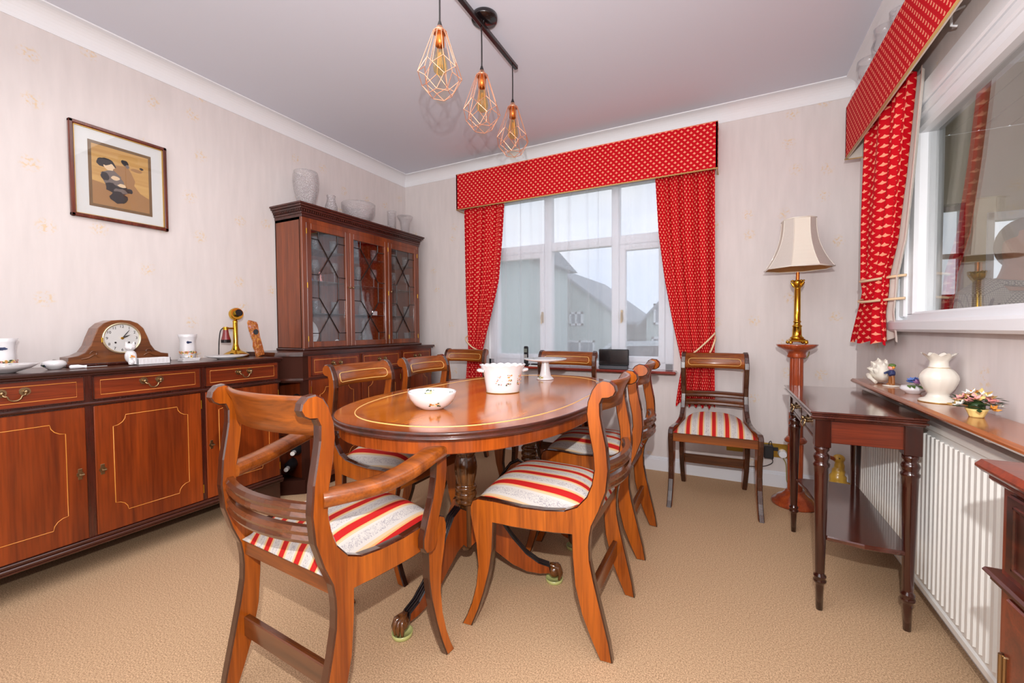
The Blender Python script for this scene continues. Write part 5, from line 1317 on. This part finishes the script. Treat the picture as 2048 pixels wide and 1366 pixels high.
# ------------------------------------------------------------------ garden room behind the internal window
GX0, GX1, GY0, GY1, GZ0, GZ1 = XR+.12, 3.2, -.2, 4.25, -.15, 2.45
m_grw = plain('garden_room_wall', (196, 184, 150), .9); m_grc = plain('pale_planks', (206, 196, 160), .7)
struct(B().box(GX0, GX1, GY0, GY1, GZ0-.05, GZ0).build('floor_garden_room', m_shelf), 'garden room floor')
b = B().box(GX0, 1.20, GY1, GY1+.1, GZ0, GZ1).box(1.55, 1.66, GY1, GY1+.1, GZ0, GZ1).box(1.66, 2.9, GY1, GY1+.1, GZ0, 1.0).box(1.66, 2.9, GY1, GY1+.1, 1.86, GZ1).box(2.9, GX1, GY1, GY1+.1, GZ0, GZ1).box(1.2, 1.55, GY1, GY1+.1, 1.95, GZ1)
struct(b.build('wall_garden_room', m_grw), 'far wall of the garden room')
struct(B().box(GX1, GX1+.1, GY0, GY1, GZ0, GZ1).box(GX0, GX1, GY0-.1, GY0, GZ0, GZ1).build('wall_garden_side', m_grw), 'side walls of the garden room')
gc = bpy.data.objects.new('ceiling_garden_room', None); COL.objects.link(gc); struct(gc, 'planked garden room ceiling')
pk = None; x = GX0
while x < GX1-.01:
    if pk is None: pk = B().box(0, .148, GY0, GY1, 0, .012, 0, .003).build('plank', m_grc, gc); pk.location = (x, 0, GZ1)
    else: c_ = pk.copy(); COL.objects.link(c_); c_.location = (x, 0, GZ1)
    x += .155
struct(B().box(GX0, GX1, GY0, GY1, GZ1+.013, GZ1+.05).build('ceiling_backing', m_grc), 'board above the garden room planks')
d1 = bpy.data.objects.new('door_1', None); COL.objects.link(d1); struct(d1, 'dark glazed door of the garden room')
b = B().box(1.20, 1.55, GY1+.01, GY1+.05, GZ0, 1.25)
for x_ in (1.20, 1.36, 1.52): b.box(x_, x_+.035, GY1+.01, GY1+.05, 1.25, 1.95)
for z_ in (1.25, 1.55, 1.90): b.box(1.20, 1.55, GY1+.01, GY1+.05, z_, z_+.035)
b.build('door_frame', m_dark, d1)
for x_ in (1.235, 1.395): 
    for z_ in (1.285, 1.585): B().box(x_, x_+.125, GY1+.025, GY1+.031, z_, z_+.265 if z_ < 1.5 else 1.90).build('pane', m_pane, d1)
w3 = bpy.data.objects.new('window_3', None); COL.objects.link(w3); struct(w3, 'white window of the garden room behind the man')
B().box(1.66, 2.9, GY1-.01, GY1+.07, 1.80, 1.86, 0, .005).box(1.66, 2.9, GY1-.01, GY1+.07, 1.0, 1.06, 0, .005).box(1.66, 1.70, GY1-.01, GY1+.07, 1.0, 1.86, 0, .005).box(2.3, 2.35, GY1-.01, GY1+.07, 1.0, 1.86, 0, .005).build('window_frame', m_white, w3)
B().box(1.70, 2.9, GY1+.03, GY1+.036, 1.06, 1.80).build('pane', m_pane, w3)
dc = curtain('c', [(3, 1.18), (0, 1.16)], [(3, 1.34), (0, 1.30)], 2.40, .1, lambda a, d, z: (a, GY1-.08+d, z), 4, .02, .4, seed=2, nu=60, nv=6).build('dark_curtain', plain('charcoal_cloth', (66, 66, 66), .9))
tag(dc, 'dark grey curtain hanging in the garden room beyond the glass', 'curtain')

# the man in the garden room
mn = thing('person', 'man in a checked shirt standing beyond the internal window, head bowed', 'person', (1.165, 2.73, GZ0), rad(28))
def voxel(o_, s_, sm=6):
    r_ = o_.modifiers.new('remesh', 'REMESH'); r_.mode = 'VOXEL'; r_.voxel_size = s_; r_.use_smooth_shade = True
    q = o_.modifiers.new('smooth', 'SMOOTH'); q.factor = .5; q.iterations = sm
HZ = 1.55
b = B()
b.ball((0, -.045, HZ), .10, 24, 0, (.80, .98, 1.16)).ball((0, -.085, HZ-.065), .055, 16, 0, (.95, .85, .9))      # skull, jaw
b.tube([(0, -.138, HZ+.015), (0, -.160, HZ-.018), (0, -.146, HZ-.032)], [.009, .016, .010], 10)               # nose
b.ball((0, -.132, HZ-.058), .016, 10, 0, (1.6, .7, .6))                                                         # lips
for s_ in (-1, 1):
    b.ball((s_*.034, -.130, HZ+.018), .013, 10); b.ball((s_*.034, -.128, HZ+.036), .016, 10, 0, (1.5, .7, .5)); b.ball((s_*.083, -.035, HZ-.008), .028, 12, 0, (.35, .7, 1.1))
b.tube([(0, -.03, HZ-.05), (0, -.005, HZ-.12), (0, .01, HZ-.19)], [.058, .056, .07], 16)
b.tube([(0, .01, 1.33), (0, .02, 1.20), (0, .01, 1.02), (0, 0, .92)], [.12, .15, .135, .14], 18)
for s_ in (-1, 1):
    b.tube([(s_*.13, .01, 1.34), (s_*.185, .01, 1.30), (s_*.22, -.01, 1.06), (s_*.235, -.12, .84), (s_*.232, -.14, .80)], [.06, .058, .046, .030, .026], 12)
    b.ball((s_*.232, -.150, .745), .042, 12, 0, (.45, .85, 1.1))
    for k_, (dy, L) in enumerate(((-.030, .070), (-.010, .080), (.010, .076), (.028, .060))):
        b.tube([(s_*.232, -.150+dy, .715), (s_*.230, -.150+dy-.004, .715-L*.55), (s_*.220, -.150+dy-.008, .715-L)], [.011, .0105, .009], 8)
    b.tube([(s_*.226, -.180, .765), (s_*.218, -.205, .735), (s_*.212, -.212, .705)], [.013, .012, .010], 8)
    b.tube([(s_*.09, 0, .92), (s_*.10, -.01, .50), (s_*.10, .02, .08)], [.095, .065, .045], 14); b.ball((s_*.10, -.04, .045), .045, 12, 0, (.95, 2.6, .9))
bd = b.build('body', m_skin, mn); voxel(bd, .0085, 3)
b = B()
for s_ in (-1, 1): b.ball((s_*.034, -.1405, HZ+.018), .0075, 10)
b.build('eye', plain('eye_dark', (60, 50, 44), .3), mn)
b = B().ball((0, -.030, HZ+.012), .104, 24, 0, (.83, .95, 1.13), fn=lambda q: q if (q.z > .15 and q.y > -.45) or q.y > .35 else q*.86); b.build('hair', m_hair, mn)
b = B().tube([(0, .01, 1.36), (0, .015, 1.30), (0, .02, 1.20), (0, .01, 1.02), (0, 0, .88)], [.10, .15, .172, .158, .165], 20)
for s_ in (-1, 1): b.tube([(s_*.10, .01, 1.36), (s_*.185, .01, 1.315), (s_*.222, -.01, 1.06), (s_*.225, -.11, .86)], [.072, .078, .062, .048], 14)
o_ = b.build('shirt', m_check, mn); voxel(o_, .012, 3)
B().tube([(.066*cos(2*pi*i/20), -.008+.070*sin(2*pi*i/20), 1.395-.014*sin(2*pi*i/20)*-1) for i in range(20)], .014, 8, 0, True).build('collar', m_check, mn)
b = B().tube([(0, 0, .93), (0, 0, .82)], [.168, .165], 18)
for s_ in (-1, 1): b.tube([(s_*.085, 0, .88), (s_*.10, -.01, .50), (s_*.10, .02, .10)], [.112, .085, .072], 14)
o_ = b.build('trousers', m_trous, mn); voxel(o_, .014, 3)
b = B()
for s_ in (-1, 1): b.ball((s_*.10, -.045, .045), .050, 14, 0, (1, 2.6, .9))
b.build('shoe', m_black, mn)

# ------------------------------------------------------------------ outside the front window
GZ = -.6
struct(B().box(-22, 12, 3.6, 40, GZ-.2, GZ).build('garden_ground', m_grass), 'front garden lawn')
def house(lab, x0, x1, y0, y1, ze, zr, ridge, wins, mat=m_render):
    h = thing('house', lab, 'house'); xm = (x0+x1)/2
    if ridge == 'y':     # gable faces the window
        B().prism([(x0, GZ), (x1, GZ), (x1, ze), (xm, zr), (x0, ze)], lambda x, z, c: (x, y0, z), lambda x, z, c: (x, y1, z)).build('wall', mat, h)
        for s_ in (-1, 1):
            xe = x0-.25 if s_ < 0 else x1+.25; zz = ze-.25*(zr-ze)/(xm-x0)
            B().add([(xm, y0-.15, zr+.08), (xe, y0-.15, zz+.08), (xe, y1, zz+.08), (xm, y1, zr+.08), (xm, y0-.15, zr), (xe, y0-.15, zz), (xe, y1, zz), (xm, y1, zr)],
                    [(0, 1, 2, 3), (7, 6, 5, 4), (0, 4, 5, 1), (1, 5, 6, 2), (2, 6, 7, 3), (3, 7, 4, 0)]).build('roof', m_roof, h)
    else:
        B().box(x0, x1, y0, y1, GZ, ze).build('wall', mat, h)
        ym = (y0+y1)/2
        B().prism([(y0-.3, ze-.1), (y1+.3, ze-.1), (ym, zr)], lambda y, z, c: (x0-.2, y, z), lambda y, z, c: (x1+.2, y, z)).build('roof', m_roof, h)
    for (wx0, wx1, wz0, wz1) in wins:
        w_ = B(); t = .06
        w_.box(wx0, wx1, y0-.04, y0+.02, wz1-t, wz1).box(wx0, wx1, y0-.04, y0+.02, wz0, wz0+t).box(wx0, wx0+t, y0-.04, y0+.02, wz0, wz1).box(wx1-t, wx1, y0-.04, y0+.02, wz0, wz1).box((wx0+wx1)/2-t/2, (wx0+wx1)/2+t/2, y0-.04, y0+.02, wz0, wz1)
        f_ = w_.build('window', m_white, h); B().box(wx0+t, wx1-t, y0-.012, y0-.006, wz0+t, wz1-t).build('pane', plain('dark_pane', (120, 134, 146), .2), f_)
    return h
house('grey rendered house with a sloping gable seen through the net curtain', -6.6, -2.66, 12, 18, 1.35, 2.85, 'y', [(-4.17, -3.75, 1.14, 1.54), (-4.3, -3.4, -.2, .7)])
house('distant house with white windows at the right of the front window', -2.05, -.2, 12.6, 17, 1.35, 2.35, 'y', [(-1.85, -1.35, 1.15, 1.75), (-1.9, -1.3, .1, .8)])
house('tall pale green house wall close by on the left of the view', -8.5, -3.95, 8.6, 11.2, 2.72, 3.0, 'x', [])
hd = B().box(-3.7, 1.5, 9.6, 10.1, GZ, .30).build('hedge', m_hedge); tag(hd, 'low clipped hedge across the front garden', 'hedge')
cr2 = thing('car', 'pale grey car parked beyond the hedge', 'car', (-1.9, 10.9, GZ))
cprof = [(-1.9, .25), (-1.9, .75), (-1.2, .86), (-.6, 1.30), (.7, 1.32), (1.3, .90), (1.9, .80), (1.95, .3)]
B().prism(cprof, lambda x, z, c: (x, -.75, z), lambda x, z, c: (x, .75, z), 0, 0, .05).build('body', plain('pale_car_paint', (206, 212, 220), .25), cr2)
for x_ in (-1.25, 1.25):
    for y_ in (-.76, .66): B().tube([(x_, y_, .3), (x_, y_+.1, .3)], .3, 20).build('wheel', m_blackp, cr2)
B().prism([(-1.05, .90), (-.55, 1.22), (.6, 1.24), (1.1, .92)], lambda x, z, c: (x, -.76, z), lambda x, z, c: (x, -.752, z)).build('window', m_black, cr2)
